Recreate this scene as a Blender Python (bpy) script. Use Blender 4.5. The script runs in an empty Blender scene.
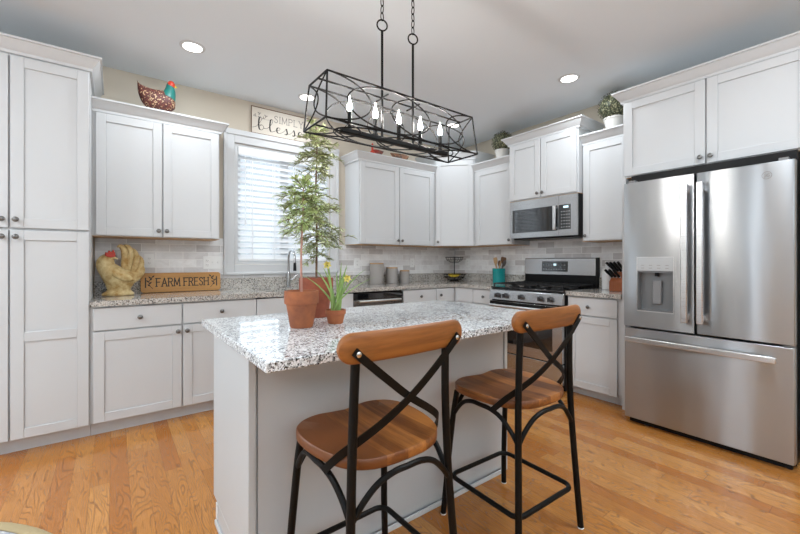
import bpy, bmesh, math, random
from mathutils import Vector, Matrix
PI = math.pi
R = math.radians
random.seed(7)
scene = bpy.context.scene
COL = scene.collection

# ------------------------------------------------------------------ camera
cam_d = bpy.data.cameras.new('camera')
cam = bpy.data.objects.new('camera', cam_d)
COL.objects.link(cam)
cam.location = (-3.885, -3.8834, 1.1866)
cam.rotation_euler = (R(90), 0, R(53.104 - 90))
cam_d.sensor_width = 36.0
cam_d.lens = 381.48 / 800 * 36.0
cam_d.shift_y = -5.84 / 800
cam_d.clip_start = 0.05
scene.camera = cam

# ------------------------------------------------------------------ world, lights, exposure
scene.view_settings.view_transform = 'Standard'
scene.view_settings.look = 'None'
scene.view_settings.gamma = 1.0
scene.view_settings.use_curve_mapping = False
scene.view_settings.exposure = 0.35
world = bpy.data.worlds.new('sky')
scene.world = world
world.use_nodes = True
bg = world.node_tree.nodes['Background']
bg.inputs['Color'].default_value = (0.80, 0.90, 1.0, 1)
bg.inputs['Strength'].default_value = 0.7

def area_light(name, loc, rot, sx, sy, power, color):
    d = bpy.data.lights.new(name, 'AREA')
    d.shape = 'RECTANGLE'; d.size = sx; d.size_y = sy
    d.energy = power; d.color = color
    o = bpy.data.objects.new(name, d); COL.objects.link(o)
    o.location = loc; o.rotation_euler = rot
    return o
DAY = (0.74, 0.88, 1.0)
LAMP = (0.87, 0.945, 1.0)
# lamps added out of view; the back pair faces up to brighten the ceiling
area_light('ceiling_uplight_fill', (-5.2, -7.40, 1.45), (R(90 + 88), 0, 0), 2.4, 1.9, 200, DAY)
area_light('ceiling_uplight_fill_right', (-1.9, -7.40, 1.55), (R(90 + 88), 0, 0), 1.5, 1.5, 105, DAY)
area_light('left_side_fill', (-7.92, -2.78, 1.13), (R(90 + 40), 0, R(-90)), 2.1, 2.1, 21, DAY)  # unseen lamp added to brighten low fronts and the refrigerator's right door
area_light('island_side_fill', (-5.9, -.05, 1.45), (R(-90), 0, 0), 1.6, 1.6, 24, DAY)  # unseen lamp and its wall opening added to light floor and island side
area_light('unseen_ceiling_fill', (-1.85, -3.7, 2.735), (0, 0, 0), 0.3, 0.3, 17, LAMP)  # unseen lamp added to brighten the lower right cabinets and floor
# daylight through the kitchen window (outside the glass)
area_light('daylight_kitchen_window', (-2.46, 0.6, 2.1), (R(-75), 0, 0), 1.5, 1.7, 20, DAY)
# unseen ceiling lamps added to brighten the cabinet doors
for i, (x, y) in enumerate([(-5.9, -1.7), (-5.9, -3.0)]):
    o = area_light('unseen_ceiling_fill', (x, y, 2.735), (0, 0, 0), 0.5, 0.5, 30, LAMP)

# ------------------------------------------------------------------ materials
def mat(name, color, rough=0.5, metal=0.0, **kw):
    m = bpy.data.materials.new(name); m.use_nodes = True
    b = m.node_tree.nodes['Principled BSDF']
    b.inputs['Base Color'].default_value = (*color, 1)
    b.inputs['Roughness'].default_value = rough
    b.inputs['Metallic'].default_value = metal
    for k, v in kw.items():
        b.inputs[k.replace('_', ' ')].default_value = v
    return m
def N(m, t, **kw):
    n = m.node_tree.nodes.new(t)
    for k, v in kw.items(): setattr(n, k, v)
    return n
def L(m, a, b): m.node_tree.links.new(a, b)
def bsdf(m): return m.node_tree.nodes['Principled BSDF']
def ramp(m, stops, interp='LINEAR'):
    n = N(m, 'ShaderNodeValToRGB'); cr = n.color_ramp; cr.interpolation = interp
    while len(cr.elements) > 1: cr.elements.remove(cr.elements[-1])
    cr.elements[0].position = stops[0][0]; cr.elements[0].color = (*stops[0][1], 1)
    for p, c in stops[1:]:
        e = cr.elements.new(p); e.color = (*c, 1)
    return n
def objco(m, scale=(1, 1, 1), rot=(0, 0, 0)):
    tc = N(m, 'ShaderNodeTexCoord'); mp = N(m, 'ShaderNodeMapping')
    mp.inputs['Scale'].default_value = scale; mp.inputs['Rotation'].default_value = rot
    L(m, tc.outputs['Object'], mp.inputs['Vector'])
    return mp.outputs['Vector']
def noise(m, vec, scale, detail=2.0, rough=0.5, dist=0.0):
    n = N(m, 'ShaderNodeTexNoise'); L(m, vec, n.inputs['Vector'])
    n.inputs['Scale'].default_value = scale; n.inputs['Detail'].default_value = detail
    n.inputs['Roughness'].default_value = rough; n.inputs['Distortion'].default_value = dist
    return n
def mathn(m, op, a, b=None):
    n = N(m, 'ShaderNodeMath', operation=op)
    for i, v in enumerate((a, b)):
        if v is None: continue
        if isinstance(v, (int, float)): n.inputs[i].default_value = v
        else: L(m, v, n.inputs[i])
    return n.outputs[0]
def mixc(m, fac, a, b, mode='MIX'):
    n = N(m, 'ShaderNodeMix', data_type='RGBA', blend_type=mode)
    if isinstance(fac, (int, float)): n.inputs[0].default_value = fac
    else: L(m, fac, n.inputs[0])
    for s, v in ((n.inputs[6], a), (n.inputs[7], b)):
        if isinstance(v, tuple): s.default_value = (*v, 1)
        else: L(m, v, s)
    return n.outputs[2]
def bump(m, h, strength=0.2, dist=0.01):
    n = N(m, 'ShaderNodeBump'); n.inputs['Strength'].default_value = strength
    n.inputs['Distance'].default_value = dist
    L(m, h, n.inputs['Height']); L(m, n.outputs[0], bsdf(m).inputs['Normal'])

M = {}
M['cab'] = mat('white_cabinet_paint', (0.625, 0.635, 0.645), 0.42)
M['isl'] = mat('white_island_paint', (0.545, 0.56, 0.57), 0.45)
M['trimw'] = mat('white_trim_paint', (0.66, 0.67, 0.68), 0.4)
M['ceil'] = mat('ceiling_paint', (0.77, 0.82, 0.86), 0.9)
M['wall'] = mat('beige_wall_paint', (0.58, 0.515, 0.425), 0.85)
M['maple'] = mat('maple_underside', (0.55, 0.33, 0.16), 0.5)
M['nickel'] = mat('brushed_nickel', (0.20, 0.195, 0.19), 0.3, 1.0)
M['tapsteel'] = mat('tap_steel', (0.42, 0.42, 0.42), 0.25, 1.0)
M['chrome'] = mat('chrome', (0.72, 0.72, 0.72), 0.15, 1.0)
M['black_metal'] = mat('black_metal', (0.004, 0.004, 0.004), 0.5, 0.0)
M['stool_metal'] = mat('dark_bronze_metal', (0.004, 0.0035, 0.003), 0.45, 0.0)
M['black'] = mat('black_plastic', (0.008, 0.008, 0.0085), 0.4)
M['blackgloss'] = mat('black_glass', (0.008, 0.008, 0.009), 0.05, IOR=1.9)
for _k in ('black_metal', 'stool_metal', 'black'): bsdf(M[_k]).inputs['Specular IOR Level'].default_value = 0.2
M['castiron'] = mat('cast_iron', (0.010, 0.010, 0.0105), 0.55)
M['white_plastic'] = mat('white_plastic', (0.88, 0.885, 0.88), 0.35)
M['gray_plastic'] = mat('grey_plastic', (0.22, 0.22, 0.225), 0.4)
M['panelgrey'] = mat('light_grey_panel', (0.50, 0.51, 0.52), 0.3, 0.6)
M['recessgrey'] = mat('recess_grey', (0.20, 0.205, 0.21), 0.35, 0.4)
M['twig'] = mat('olive_twig', (0.20, 0.19, 0.09), 0.7)
M['lightmark'] = mat('pale_print', (0.6, 0.62, 0.64), 0.5)
M['ink'] = mat('dark_ink', (0.03, 0.024, 0.02), 0.6)
M['greyink'] = mat('grey_ink', (0.25, 0.22, 0.2), 0.6)
M['knobdark'] = mat('dark_knob_metal', (0.10, 0.10, 0.105), 0.3, 0.9)
M['hen_teal'] = mat('dark_teal_glaze', (0.008, 0.14, 0.12), 0.45)
M['teal'] = mat('teal_glaze', (0.01, 0.28, 0.28), 0.25)
M['soil'] = mat('potting_soil', (0.05, 0.03, 0.02), 0.95)
M['yellow'] = mat('yellow_petal', (0.85, 0.74, 0.22), 0.5)
M['banana'] = mat('banana_skin', (0.72, 0.52, 0.03), 0.45)
M['spoonwood'] = mat('pale_utensil_wood', (0.52, 0.33, 0.17), 0.6)
M['darkwood'] = mat('dark_utensil_wood', (0.16, 0.08, 0.04), 0.6)
M['red'] = mat('red_glaze', (0.5, 0.035, 0.015), 0.4)
M['potwhite'] = mat('white_glazed_pot', (0.72, 0.70, 0.66), 0.35)
M['blind'] = mat('white_blind', (0.86, 0.87, 0.88), 0.45)
M['boardwhite'] = mat('cream_board', (0.66, 0.60, 0.52), 0.7)
M['leaf_long'] = mat('daffodil_leaf', (0.26, 0.40, 0.11), 0.45)

def m_glass():
    m = bpy.data.materials.new('window_glass'); m.use_nodes = True
    nt = m.node_tree; nt.nodes.remove(nt.nodes['Principled BSDF'])
    t = N(m, 'ShaderNodeBsdfTransparent'); g = N(m, 'ShaderNodeBsdfGlossy'); g.inputs['Roughness'].default_value = 0.03
    mx = N(m, 'ShaderNodeMixShader'); mx.inputs[0].default_value = 0.08
    L(m, t.outputs[0], mx.inputs[1]); L(m, g.outputs[0], mx.inputs[2])
    L(m, mx.outputs[0], nt.nodes['Material Output'].inputs['Surface'])
    return m
M['glass'] = m_glass()

def m_emit(name, col, s):
    m = mat(name, col, 0.5)
    bsdf(m).inputs['Emission Color'].default_value = (*col, 1)
    bsdf(m).inputs['Emission Strength'].default_value = s
    return m
M['bulb'] = m_emit('glowing_bulb', (1.0, 0.96, 0.91), 330.0)
M['diffuser'] = m_emit('lamp_diffuser', (1.0, 0.96, 0.9), 4.0)
M['display'] = m_emit('lit_display', (0.55, 0.75, 0.8), 1.0)

def m_granite(name, base, tint):
    m = mat(name, base, 0.05)
    v = objco(m)
    nz = noise(m, v, 60, 3, 0.6)
    vv = N(m, 'ShaderNodeVectorMath', operation='MULTIPLY_ADD')
    L(m, nz.outputs['Color'], vv.inputs[0]); vv.inputs[1].default_value = (0.012, 0.012, 0.012); L(m, v, vv.inputs[2])
    a = N(m, 'ShaderNodeTexVoronoi'); a.inputs['Scale'].default_value = 250; L(m, vv.outputs[0], a.inputs['Vector'])
    b = N(m, 'ShaderNodeTexVoronoi'); b.inputs['Scale'].default_value = 130; L(m, vv.outputs[0], b.inputs['Vector'])
    sa = N(m, 'ShaderNodeSeparateColor'); L(m, a.outputs['Color'], sa.inputs[0])
    sb = N(m, 'ShaderNodeSeparateColor'); L(m, b.outputs['Color'], sb.inputs[0])
    big = noise(m, v, 9, 2)
    f1 = mathn(m, 'ADD', sa.outputs[0], mathn(m, 'MULTIPLY', mathn(m, 'SUBTRACT', big.outputs[0], 0.5), 0.5))
    r1 = ramp(m, [(0, (0.03, 0.03, 0.031)), (0.085, (0.16, 0.16, 0.162)), (0.16, tuple(x * 0.55 for x in base)), (0.30, tuple(x * .92 for x in base)), (0.62, tuple(min(1, x * 1.1) for x in base))], 'CONSTANT')
    L(m, f1, r1.inputs[0])
    r2 = ramp(m, [(0, (0.09, 0.088, 0.088)), (0.07, tint), (0.22, (1, 1, 1))], 'CONSTANT')
    L(m, sb.outputs[1], r2.inputs[0])
    c = mixc(m, 0.75, r1.outputs[0], r2.outputs[0], 'MULTIPLY')
    L(m, c, bsdf(m).inputs['Base Color'])
    return m
M['granite'] = m_granite('island_granite', (0.83, 0.86, 0.88), (0.50, 0.51, 0.52))
M['granite2'] = m_granite('counter_granite', (0.60, 0.57, 0.53), (0.50, 0.42, 0.34))

def m_floor():
    m = mat('oak_floor', (0.5, 0.25, 0.1), 0.24)
    tc = N(m, 'ShaderNodeTexCoord'); sp = N(m, 'ShaderNodeSeparateXYZ'); L(m, tc.outputs['Object'], sp.inputs[0])
    W, LEN = 0.083, 1.15
    u = mathn(m, 'DIVIDE', sp.outputs[0], W)
    iu = mathn(m, 'FLOOR', u); fu = mathn(m, 'FRACT', u)
    wn = N(m, 'ShaderNodeTexWhiteNoise', noise_dimensions='1D'); L(m, iu, wn.inputs['W'])
    v = mathn(m, 'ADD', mathn(m, 'DIVIDE', sp.outputs[1], LEN), mathn(m, 'MULTIPLY', wn.outputs['Value'], 7.3))
    iv = mathn(m, 'FLOOR', v); fv = mathn(m, 'FRACT', v)
    cb = N(m, 'ShaderNodeCombineXYZ'); L(m, iu, cb.inputs[0]); L(m, iv, cb.inputs[1])
    w2 = N(m, 'ShaderNodeTexWhiteNoise', noise_dimensions='2D'); L(m, cb.outputs[0], w2.inputs['Vector'])
    sc = N(m, 'ShaderNodeSeparateColor'); L(m, w2.outputs['Color'], sc.inputs[0])
    # cathedral grain: contour lines of a stretched noise, its own field on every plank
    g = N(m, 'ShaderNodeCombineXYZ')
    L(m, mathn(m, 'ADD', mathn(m, 'MULTIPLY', sp.outputs[0], 11.0), mathn(m, 'MULTIPLY', sc.outputs[0], 90.0)), g.inputs[0])
    L(m, mathn(m, 'ADD', mathn(m, 'MULTIPLY', sp.outputs[1], 1.5), mathn(m, 'MULTIPLY', sc.outputs[1], 70.0)), g.inputs[1])
    n1 = noise(m, g.outputs[0], 1.0, 1.5, 0.45, 0.25)
    rings = mathn(m, 'ABSOLUTE', mathn(m, 'SINE', mathn(m, 'MULTIPLY', n1.outputs[0], 80.0)))
    rl = ramp(m, [(0.0, (1, 1, 1)), (0.2, (0.7, 0.7, 0.7)), (0.5, (0, 0, 0))]); L(m, rings, rl.inputs[0])
    f = N(m, 'ShaderNodeCombineXYZ')
    L(m, mathn(m, 'MULTIPLY', sp.outputs[0], 320.0), f.inputs[0])
    L(m, mathn(m, 'MULTIPLY', sp.outputs[1], 9.0), f.inputs[1]); L(m, iv, f.inputs[2])
    n2 = noise(m, f.outputs[0], 1.0, 2, 0.6)
    tone = ramp(m, [(0.0, (0.47, 0.168, 0.035)), (0.35, (0.54, 0.220, 0.052)), (0.7, (0.60, 0.262, 0.070)), (1.0, (0.66, 0.315, 0.096))])
    L(m, sc.outputs[2], tone.inputs[0])
    c = mixc(m, mathn(m, 'MULTIPLY', rl.outputs[0], 0.85), tone.outputs[0], (0.20, 0.075, 0.018))
    c = mixc(m, mathn(m, 'MULTIPLY', mathn(m, 'SUBTRACT', n2.outputs[0], 0.44), 2.4), c, (0.28, 0.105, 0.025))
    eu = mathn(m, 'MINIMUM', fu, mathn(m, 'SUBTRACT', 1.0, fu))
    ev = mathn(m, 'MINIMUM', fv, mathn(m, 'SUBTRACT', 1.0, fv))
    seam = mathn(m, 'MAXIMUM', mathn(m, 'LESS_THAN', eu, 0.012), mathn(m, 'LESS_THAN', ev, 0.0012))
    c = mixc(m, mathn(m, 'MULTIPLY', seam, 0.6), c, (0.16, 0.06, 0.02))
    L(m, c, bsdf(m).inputs['Base Color'])
    L(m, mathn(m, 'ADD', 0.2, mathn(m, 'MULTIPLY', rl.outputs[0], 0.12)), bsdf(m).inputs['Roughness'])
    bump(m, mathn(m, 'SUBTRACT', 0.0, seam), 0.15, 0.002)
    return m
M['floor'] = m_floor()

def m_wood(name, ca, cb_, axis=0, plank=None, rough=0.4, across=1):
    """wood with grain running along the given object axis; plank = strip width along the axis 'across'"""
    m = mat(name, ca, rough)
    tc = N(m, 'ShaderNodeTexCoord'); sp = N(m, 'ShaderNodeSeparateXYZ'); L(m, tc.outputs['Object'], sp.inputs[0])
    s = [70, 70, 70]; s[axis] = 5
    oi = N(m, 'ShaderNodeObjectInfo')
    cbn = N(m, 'ShaderNodeCombineXYZ')
    for i in range(3):
        t = mathn(m, 'MULTIPLY', sp.outputs[i], s[i])
        if plank: 
            ip = mathn(m, 'FLOOR', mathn(m, 'DIVIDE', sp.outputs[across], plank))
            t = mathn(m, 'ADD', t, mathn(m, 'MULTIPLY', ip, 13.7 + i))
        t = mathn(m, 'ADD', t, mathn(m, 'MULTIPLY', oi.outputs['Random'], 40.0))
        L(m, t, cbn.inputs[i])
    n1 = noise(m, cbn.outputs[0], 0.9, 3, 0.6, 0.6)
    s2 = N(m, 'ShaderNodeVectorMath', operation='SCALE'); L(m, cbn.outputs[0], s2.inputs[0]); s2.inputs['Scale'].default_value = 0.14
    n2 = noise(m, s2.outputs[0], 1.0, 2, 0.5)
    f = mathn(m, 'ADD', mathn(m, 'MULTIPLY', n1.outputs[0], 0.6), mathn(m, 'MULTIPLY', n2.outputs[0], 0.5))
    if plank:
        w = N(m, 'ShaderNodeTexWhiteNoise', noise_dimensions='1D'); L(m, ip, w.inputs['W'])
        f = mathn(m, 'ADD', f, mathn(m, 'MULTIPLY', mathn(m, 'SUBTRACT', w.outputs['Value'], 0.5), 0.5))
    r = ramp(m, [(0.32, cb_), (0.72, ca)]); L(m, f, r.inputs[0])
    L(m, r.outputs[0], bsdf(m).inputs['Base Color'])
    return m
M['seatwood'] = m_wood('stool_seat_wood', (0.48, 0.182, 0.040), (0.17, 0.052, 0.011), axis=1, plank=0.075, across=0, rough=0.38)
M['backwood'] = m_wood('stool_back_wood', (0.41, 0.145, 0.028), (0.17, 0.055, 0.010), axis=0, rough=0.4)
M['signwood'] = m_wood('sign_wood', (0.60, 0.31, 0.09), (0.40, 0.18, 0.045), axis=0, rough=0.5)
M['blockwood'] = m_wood('knife_block_wood', (0.36, 0.095, 0.02), (0.22, 0.05, 0.012), axis=2, rough=0.45)
M['bark'] = m_wood('bark', (0.30, 0.19, 0.12), (0.16, 0.09, 0.055), axis=2, rough=0.9)
M['stake'] = mat('pinkish_stake', (0.50, 0.26, 0.20), 0.6)

def m_tile():
    m = mat('backsplash_tile', (0.6, 0.6, 0.6), 0.16)
    tc = N(m, 'ShaderNodeTexCoord'); sp = N(m, 'ShaderNodeSeparateXYZ'); L(m, tc.outputs['Object'], sp.inputs[0])
    cb = N(m, 'ShaderNodeCombineXYZ')
    L(m, mathn(m, 'SUBTRACT', sp.outputs[0], sp.outputs[1]), cb.inputs[0]); L(m, sp.outputs[2], cb.inputs[1])
    br = N(m, 'ShaderNodeTexBrick'); L(m, cb.outputs[0], br.inputs['Vector'])
    br.inputs['Scale'].default_value = 1.0
    br.inputs['Brick Width'].default_value = 0.205; br.inputs['Row Height'].default_value = 0.0667
    br.inputs['Mortar Size'].default_value = 0.0024; br.inputs['Mortar Smooth'].default_value = 0.1
    br.inputs['Color1'].default_value = (0, 0, 0, 1); br.inputs['Color2'].default_value = (1, 1, 1, 1)
    br.inputs['Mortar'].default_value = (0.5, 0.5, 0.5, 1)
    r = ramp(m, [(0.0, (0.62, 0.60, 0.60)), (0.3, (0.78, 0.77, 0.775)), (0.6, (0.86, 0.86, 0.87)), (1.0, (0.93, 0.935, 0.94))])
    L(m, br.outputs['Color'], r.inputs[0])
    nz = noise(m, cb.outputs[0], 9, 4, 0.65, 1.2)
    r2 = ramp(m, [(0.35, (0.88, 0.87, 0.86)), (0.6, (1, 1, 1))]); L(m, nz.outputs[0], r2.inputs[0])
    c = mixc(m, 0.8, r.outputs[0], r2.outputs[0], 'MULTIPLY')
    c = mixc(m, br.outputs['Fac'], c, (0.95, 0.945, 0.935))
    L(m, c, bsdf(m).inputs['Base Color'])
    bump(m, mathn(m, 'SUBTRACT', 1.0, br.outputs['Fac']), 0.25, 0.002)
    return m
M['tile'] = m_tile()

def m_steel(name, col=(0.50, 0.50, 0.505), rough=0.24, wave=0.0, stretch=(1, 1, 220)):
    m = mat(name, col, rough, 1.0)
    v = objco(m, stretch)
    n = noise(m, v, 3.0, 3, 0.6)
    L(m, mathn(m, 'ADD', rough - 0.05, mathn(m, 'MULTIPLY', n.outputs[0], 0.12)), bsdf(m).inputs['Roughness'])
    if wave:
        v2 = objco(m, (1, 1, 0.16)); n2 = noise(m, v2, 6.0, 1, 0.4)
        bump(m, n2.outputs[0], 1.0, wave)
    return m
M['steel'] = m_steel('stainless_steel')
M['fsteel'] = m_steel('fridge_stainless', (0.42, 0.435, 0.45), 0.30, 0.008)
_b = bsdf(M['fsteel']); _b.inputs['Anisotropic'].default_value = 0.85; _b.inputs['Anisotropic Rotation'].default_value = 0.25
_t = N(M['fsteel'], 'ShaderNodeTangent', direction_type='RADIAL', axis='Z'); L(M['fsteel'], _t.outputs[0], _b.inputs['Tangent'])
M['handle'] = m_steel('handle_stainless', (0.70, 0.70, 0.70), 0.28)
M['dwsteel'] = m_steel('dark_stainless', (0.30, 0.29, 0.28), 0.22)

def m_terracotta(name, c1, c2):
    m = mat(name, c1, 0.75)
    v = objco(m); n = noise(m, v, 14, 4, 0.65)
    r = ramp(m, [(0.35, c2), (0.65, c1)]); L(m, n.outputs[0], r.inputs[0])
    L(m, r.outputs[0], bsdf(m).inputs['Base Color'])
    return m
M['terra'] = m_terracotta('weathered_terracotta', (0.42, 0.135, 0.05), (0.26, 0.085, 0.04))
M['terra2'] = m_terracotta('red_terracotta', (0.37, 0.095, 0.045), (0.24, 0.06, 0.03))
M['terra3'] = m_terracotta('small_terracotta', (0.47, 0.16, 0.06), (0.37, 0.11, 0.045))

def m_rand(name, cols, scale, rough=0.6, spots=True):
    m = mat(name, cols[0], rough)
    v = objco(m); w = N(m, 'ShaderNodeTexVoronoi'); w.inputs['Scale'].default_value = scale; L(m, v, w.inputs['Vector'])
    s = N(m, 'ShaderNodeSeparateColor'); L(m, w.outputs['Color'], s.inputs[0])
    r = ramp(m, [(i / len(cols), c) for i, c in enumerate(cols)], 'CONSTANT'); L(m, s.outputs[0], r.inputs[0])
    L(m, r.outputs[0], bsdf(m).inputs['Base Color'])
    return m
M['henbody'] = m_rand('speckled_hen', [(0.09, 0.02, 0.015), (0.14, 0.03, 0.02), (0.05, 0.012, 0.01), (0.10, 0.022, 0.015), (0.07, 0.015, 0.01), (0.50, 0.33, 0.19), (0.11, 0.03, 0.02)], 170)
M['foliage'] = m_rand('olive_foliage', [(0.36, 0.42, 0.21), (0.48, 0.54, 0.28), (0.60, 0.64, 0.38), (0.28, 0.33, 0.16)], 60)
M['foliage_bright'] = m_rand('bright_foliage', [(0.42, 0.54, 0.20), (0.55, 0.66, 0.29), (0.66, 0.74, 0.42), (0.33, 0.43, 0.16)], 60)
M['box'] = m_rand('boxwood', [(0.03, 0.035, 0.02), (0.07, 0.08, 0.04), (0.30, 0.29, 0.17), (0.045, 0.055, 0.028)], 110)
M['rooster'] = m_terracotta('glazed_cream_rooster', (0.76, 0.62, 0.33), (0.44, 0.25, 0.07))
M['canister'] = None
def m_canister():
    m = mat('ribbed_grey_stoneware', (0.42, 0.39, 0.37), 0.6)
    v = objco(m); w = N(m, 'ShaderNodeTexWave'); w.bands_direction = 'Z'; w.inputs['Scale'].default_value = 38; L(m, v, w.inputs['Vector'])
    bump(m, w.outputs[0], 0.6, 0.004)
    return m
M['canister'] = m_canister()
M['rugborder'] = mat('tan_rug_border', (0.46, 0.36, 0.20), 0.95)
def m_rug():
    m = mat('grey_rug', (0.5, 0.5, 0.5), 0.95)
    v = objco(m); n = noise(m, v, 35, 3, 0.7); r = ramp(m, [(0.4, (0.36, 0.37, 0.40)), (0.6, (0.66, 0.65, 0.62))])
    L(m, n.outputs[0], r.inputs[0]); L(m, r.outputs[0], bsdf(m).inputs['Base Color'])
    return m
M['rug'] = m_rug()

# ------------------------------------------------------------------ mesh builder
class MB:
    def __init__(s): s.v = []; s.f = []
    def poly(s, pts):
        i = len(s.v); s.v += [tuple(p) for p in pts]; s.f.append(tuple(range(i, i + len(pts))))
    def box(s, x0, x1, y0, y1, z0, z1):
        i = len(s.v)
        s.v += [(x, y, z) for z in (z0, z1) for y in (y0, y1) for x in (x0, x1)]
        for a in ((0, 2, 3, 1), (4, 5, 7, 6), (0, 1, 5, 4), (2, 6, 7, 3), (0, 4, 6, 2), (1, 3, 7, 5)):
            s.f.append(tuple(i + k for k in a))
        return s
    def ring(s, rings, closed=False, cap=True):
        """rings: list of equal-length vertex loops"""
        i0 = len(s.v); n = len(rings[0])
        for r in rings: s.v += [tuple(p) for p in r]
        m = len(rings)
        for a in range(m if closed else m - 1):
            b = (a + 1) % m
            for k in range(n):
                k2 = (k + 1) % n
                s.f.append((i0 + a * n + k, i0 + a * n + k2, i0 + b * n + k2, i0 + b * n + k))
        if cap and not closed:
            s.f.append(tuple(i0 + k for k in range(n))[::-1])
            s.f.append(tuple(i0 + (m - 1) * n + k for k in range(n)))
        return s
    def tube(s, pts, r, n=10, closed=False, cap=True):
        pts = [Vector(p) for p in pts]; m = len(pts)
        rs = r if isinstance(r, (list, tuple)) else [r] * m
        rings = []; up = None
        for i, p in enumerate(pts):
            a = pts[(i - 1) % m] if (closed or i > 0) else p
            b = pts[(i + 1) % m] if (closed or i < m - 1) else p
            t = (b - a)
            if t.length < 1e-9: t = Vector((0, 0, 1))
            t.normalize()
            if up is None:
                up = Vector((0, 0, 1)) if abs(t.z) < 0.9 else Vector((1, 0, 0))
            u = t.cross(up)
            if u.length < 1e-6: u = t.cross(Vector((0, 1, 0.3)))
            u.normalize(); w = u.cross(t).normalized(); up = w
            rings.append([p + u * math.cos(2 * PI * k / n) * rs[i] + w * math.sin(2 * PI * k / n) * rs[i] for k in range(n)])
        return s.ring(rings, closed, cap)
    def strap(s, pts, w, t, nrm):
        """flat bar along pts, broad side facing nrm"""
        pts = [Vector(p) for p in pts]; nrm = Vector(nrm); rings = []
        for i, p in enumerate(pts):
            d = (pts[min(i + 1, len(pts) - 1)] - pts[max(i - 1, 0)]).normalized()
            side = d.cross(nrm).normalized(); nn = side.cross(d).normalized()
            rings.append([p + side * w / 2 + nn * t / 2, p - side * w / 2 + nn * t / 2, p - side * w / 2 - nn * t / 2, p + side * w / 2 - nn * t / 2])
        return s.ring(rings)
    def lathe(s, prof, c=(0, 0, 0), n=32, axis='z', cap=True):
        rings = []
        for r, z in prof:
            loop = []
            for k in range(n):
                a = 2 * PI * k / n
                if axis == 'z': q = (c[0] + r * math.cos(a), c[1] + r * math.sin(a), c[2] + z)
                elif axis == 'y': q = (c[0] + r * math.cos(a), c[1] + z, c[2] - r * math.sin(a))
                else: q = (c[0] + z, c[1] + r * math.cos(a), c[2] + r * math.sin(a))
                loop.append(q)
            rings.append(loop)
        return s.ring(rings, cap=cap)
    def ball(s, c, r, n=14, m=9, sz=(1, 1, 1)):
        rings = []
        for j in range(m + 1):
            a = -PI / 2 + PI * j / m; q = max(math.cos(a), 0.002)
            rings.append([(c[0] + r * sz[0] * q * math.cos(2 * PI * k / n), c[1] + r * sz[1] * q * math.sin(2 * PI * k / n), c[2] + r * sz[2] * math.sin(a)) for k in range(n)])
        return s.ring(rings)
    def prism(s, pts2, z0, z1):
        return s.ring([[(x, y, z0) for x, y in pts2], [(x, y, z1) for x, y in pts2]])
    def prism_y(s, pts2, y0, y1):   # outline in x,z
        return s.ring([[(x, y0, z) for x, z in pts2], [(x, y1, z) for x, z in pts2]])
    def build(s, name, m, parent=None, bevel=0.0, smooth=35, xf=None, subsurf=0):
        me = bpy.data.meshes.new(name); 
        vs = [xf @ Vector(v) for v in s.v] if xf is not None else s.v
        me.from_pydata(vs, [], s.f); me.update()
        bm = bmesh.new(); bm.from_mesh(me)
        bmesh.ops.recalc_face_normals(bm, faces=bm.faces)
        bm.to_mesh(me); bm.free()
        me.polygons.foreach_set('use_smooth', [True] * len(me.polygons))
        me.set_sharp_from_angle(angle=R(smooth))
        if m is not None: me.materials.append(m)
        o = bpy.data.objects.new(name, me); COL.objects.link(o)
        if parent is not None: o.parent = parent
        if bevel:
            b = o.modifiers.new('bevel', 'BEVEL'); b.width = bevel; b.segments = 2; b.limit_method = 'ANGLE'; b.angle_limit = R(40)
            b.harden_normals = False
        if subsurf:
            q = o.modifiers.new('sub', 'SUBSURF'); q.levels = subsurf; q.render_levels = subsurf
        return o

def tag(o, label, cat, group=None):
    o['label'] = label; o['category'] = cat
    if group: o['group'] = group
    return o
def thing(name, label, cat, loc=(0, 0, 0), rz=0.0, group=None):
    o = bpy.data.objects.new(name, None); COL.objects.link(o)
    o.empty_display_size = 0.05
    o.location = loc; o.rotation_euler = (0, 0, rz)
    return tag(o, label, cat, group)
def struct(o):
    o['kind'] = 'structure'; return o
def copy_tree(o, parent=None):
    c = o.copy(); COL.objects.link(c)
    if parent is not None: c.parent = parent
    for ch in list(o.children): copy_tree(ch, c)
    return c
def smoothpts(pts, k=8):
    """Catmull-Rom through the points"""
    P = [Vector(p) for p in pts]; P = [P[0] * 2 - P[1]] + P + [P[-1] * 2 - P[-2]]
    out = []
    for i in range(1, len(P) - 2):
        for j in range(k):
            t = j / k
            out.append(0.5 * ((2 * P[i]) + (P[i + 1] - P[i - 1]) * t + (2 * P[i - 1] - 5 * P[i] + 4 * P[i + 1] - P[i + 2]) * t * t + (3 * P[i] - P[i - 1] - 3 * P[i + 1] + P[i + 2]) * t ** 3))
    out.append(P[-2]); return out

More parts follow.
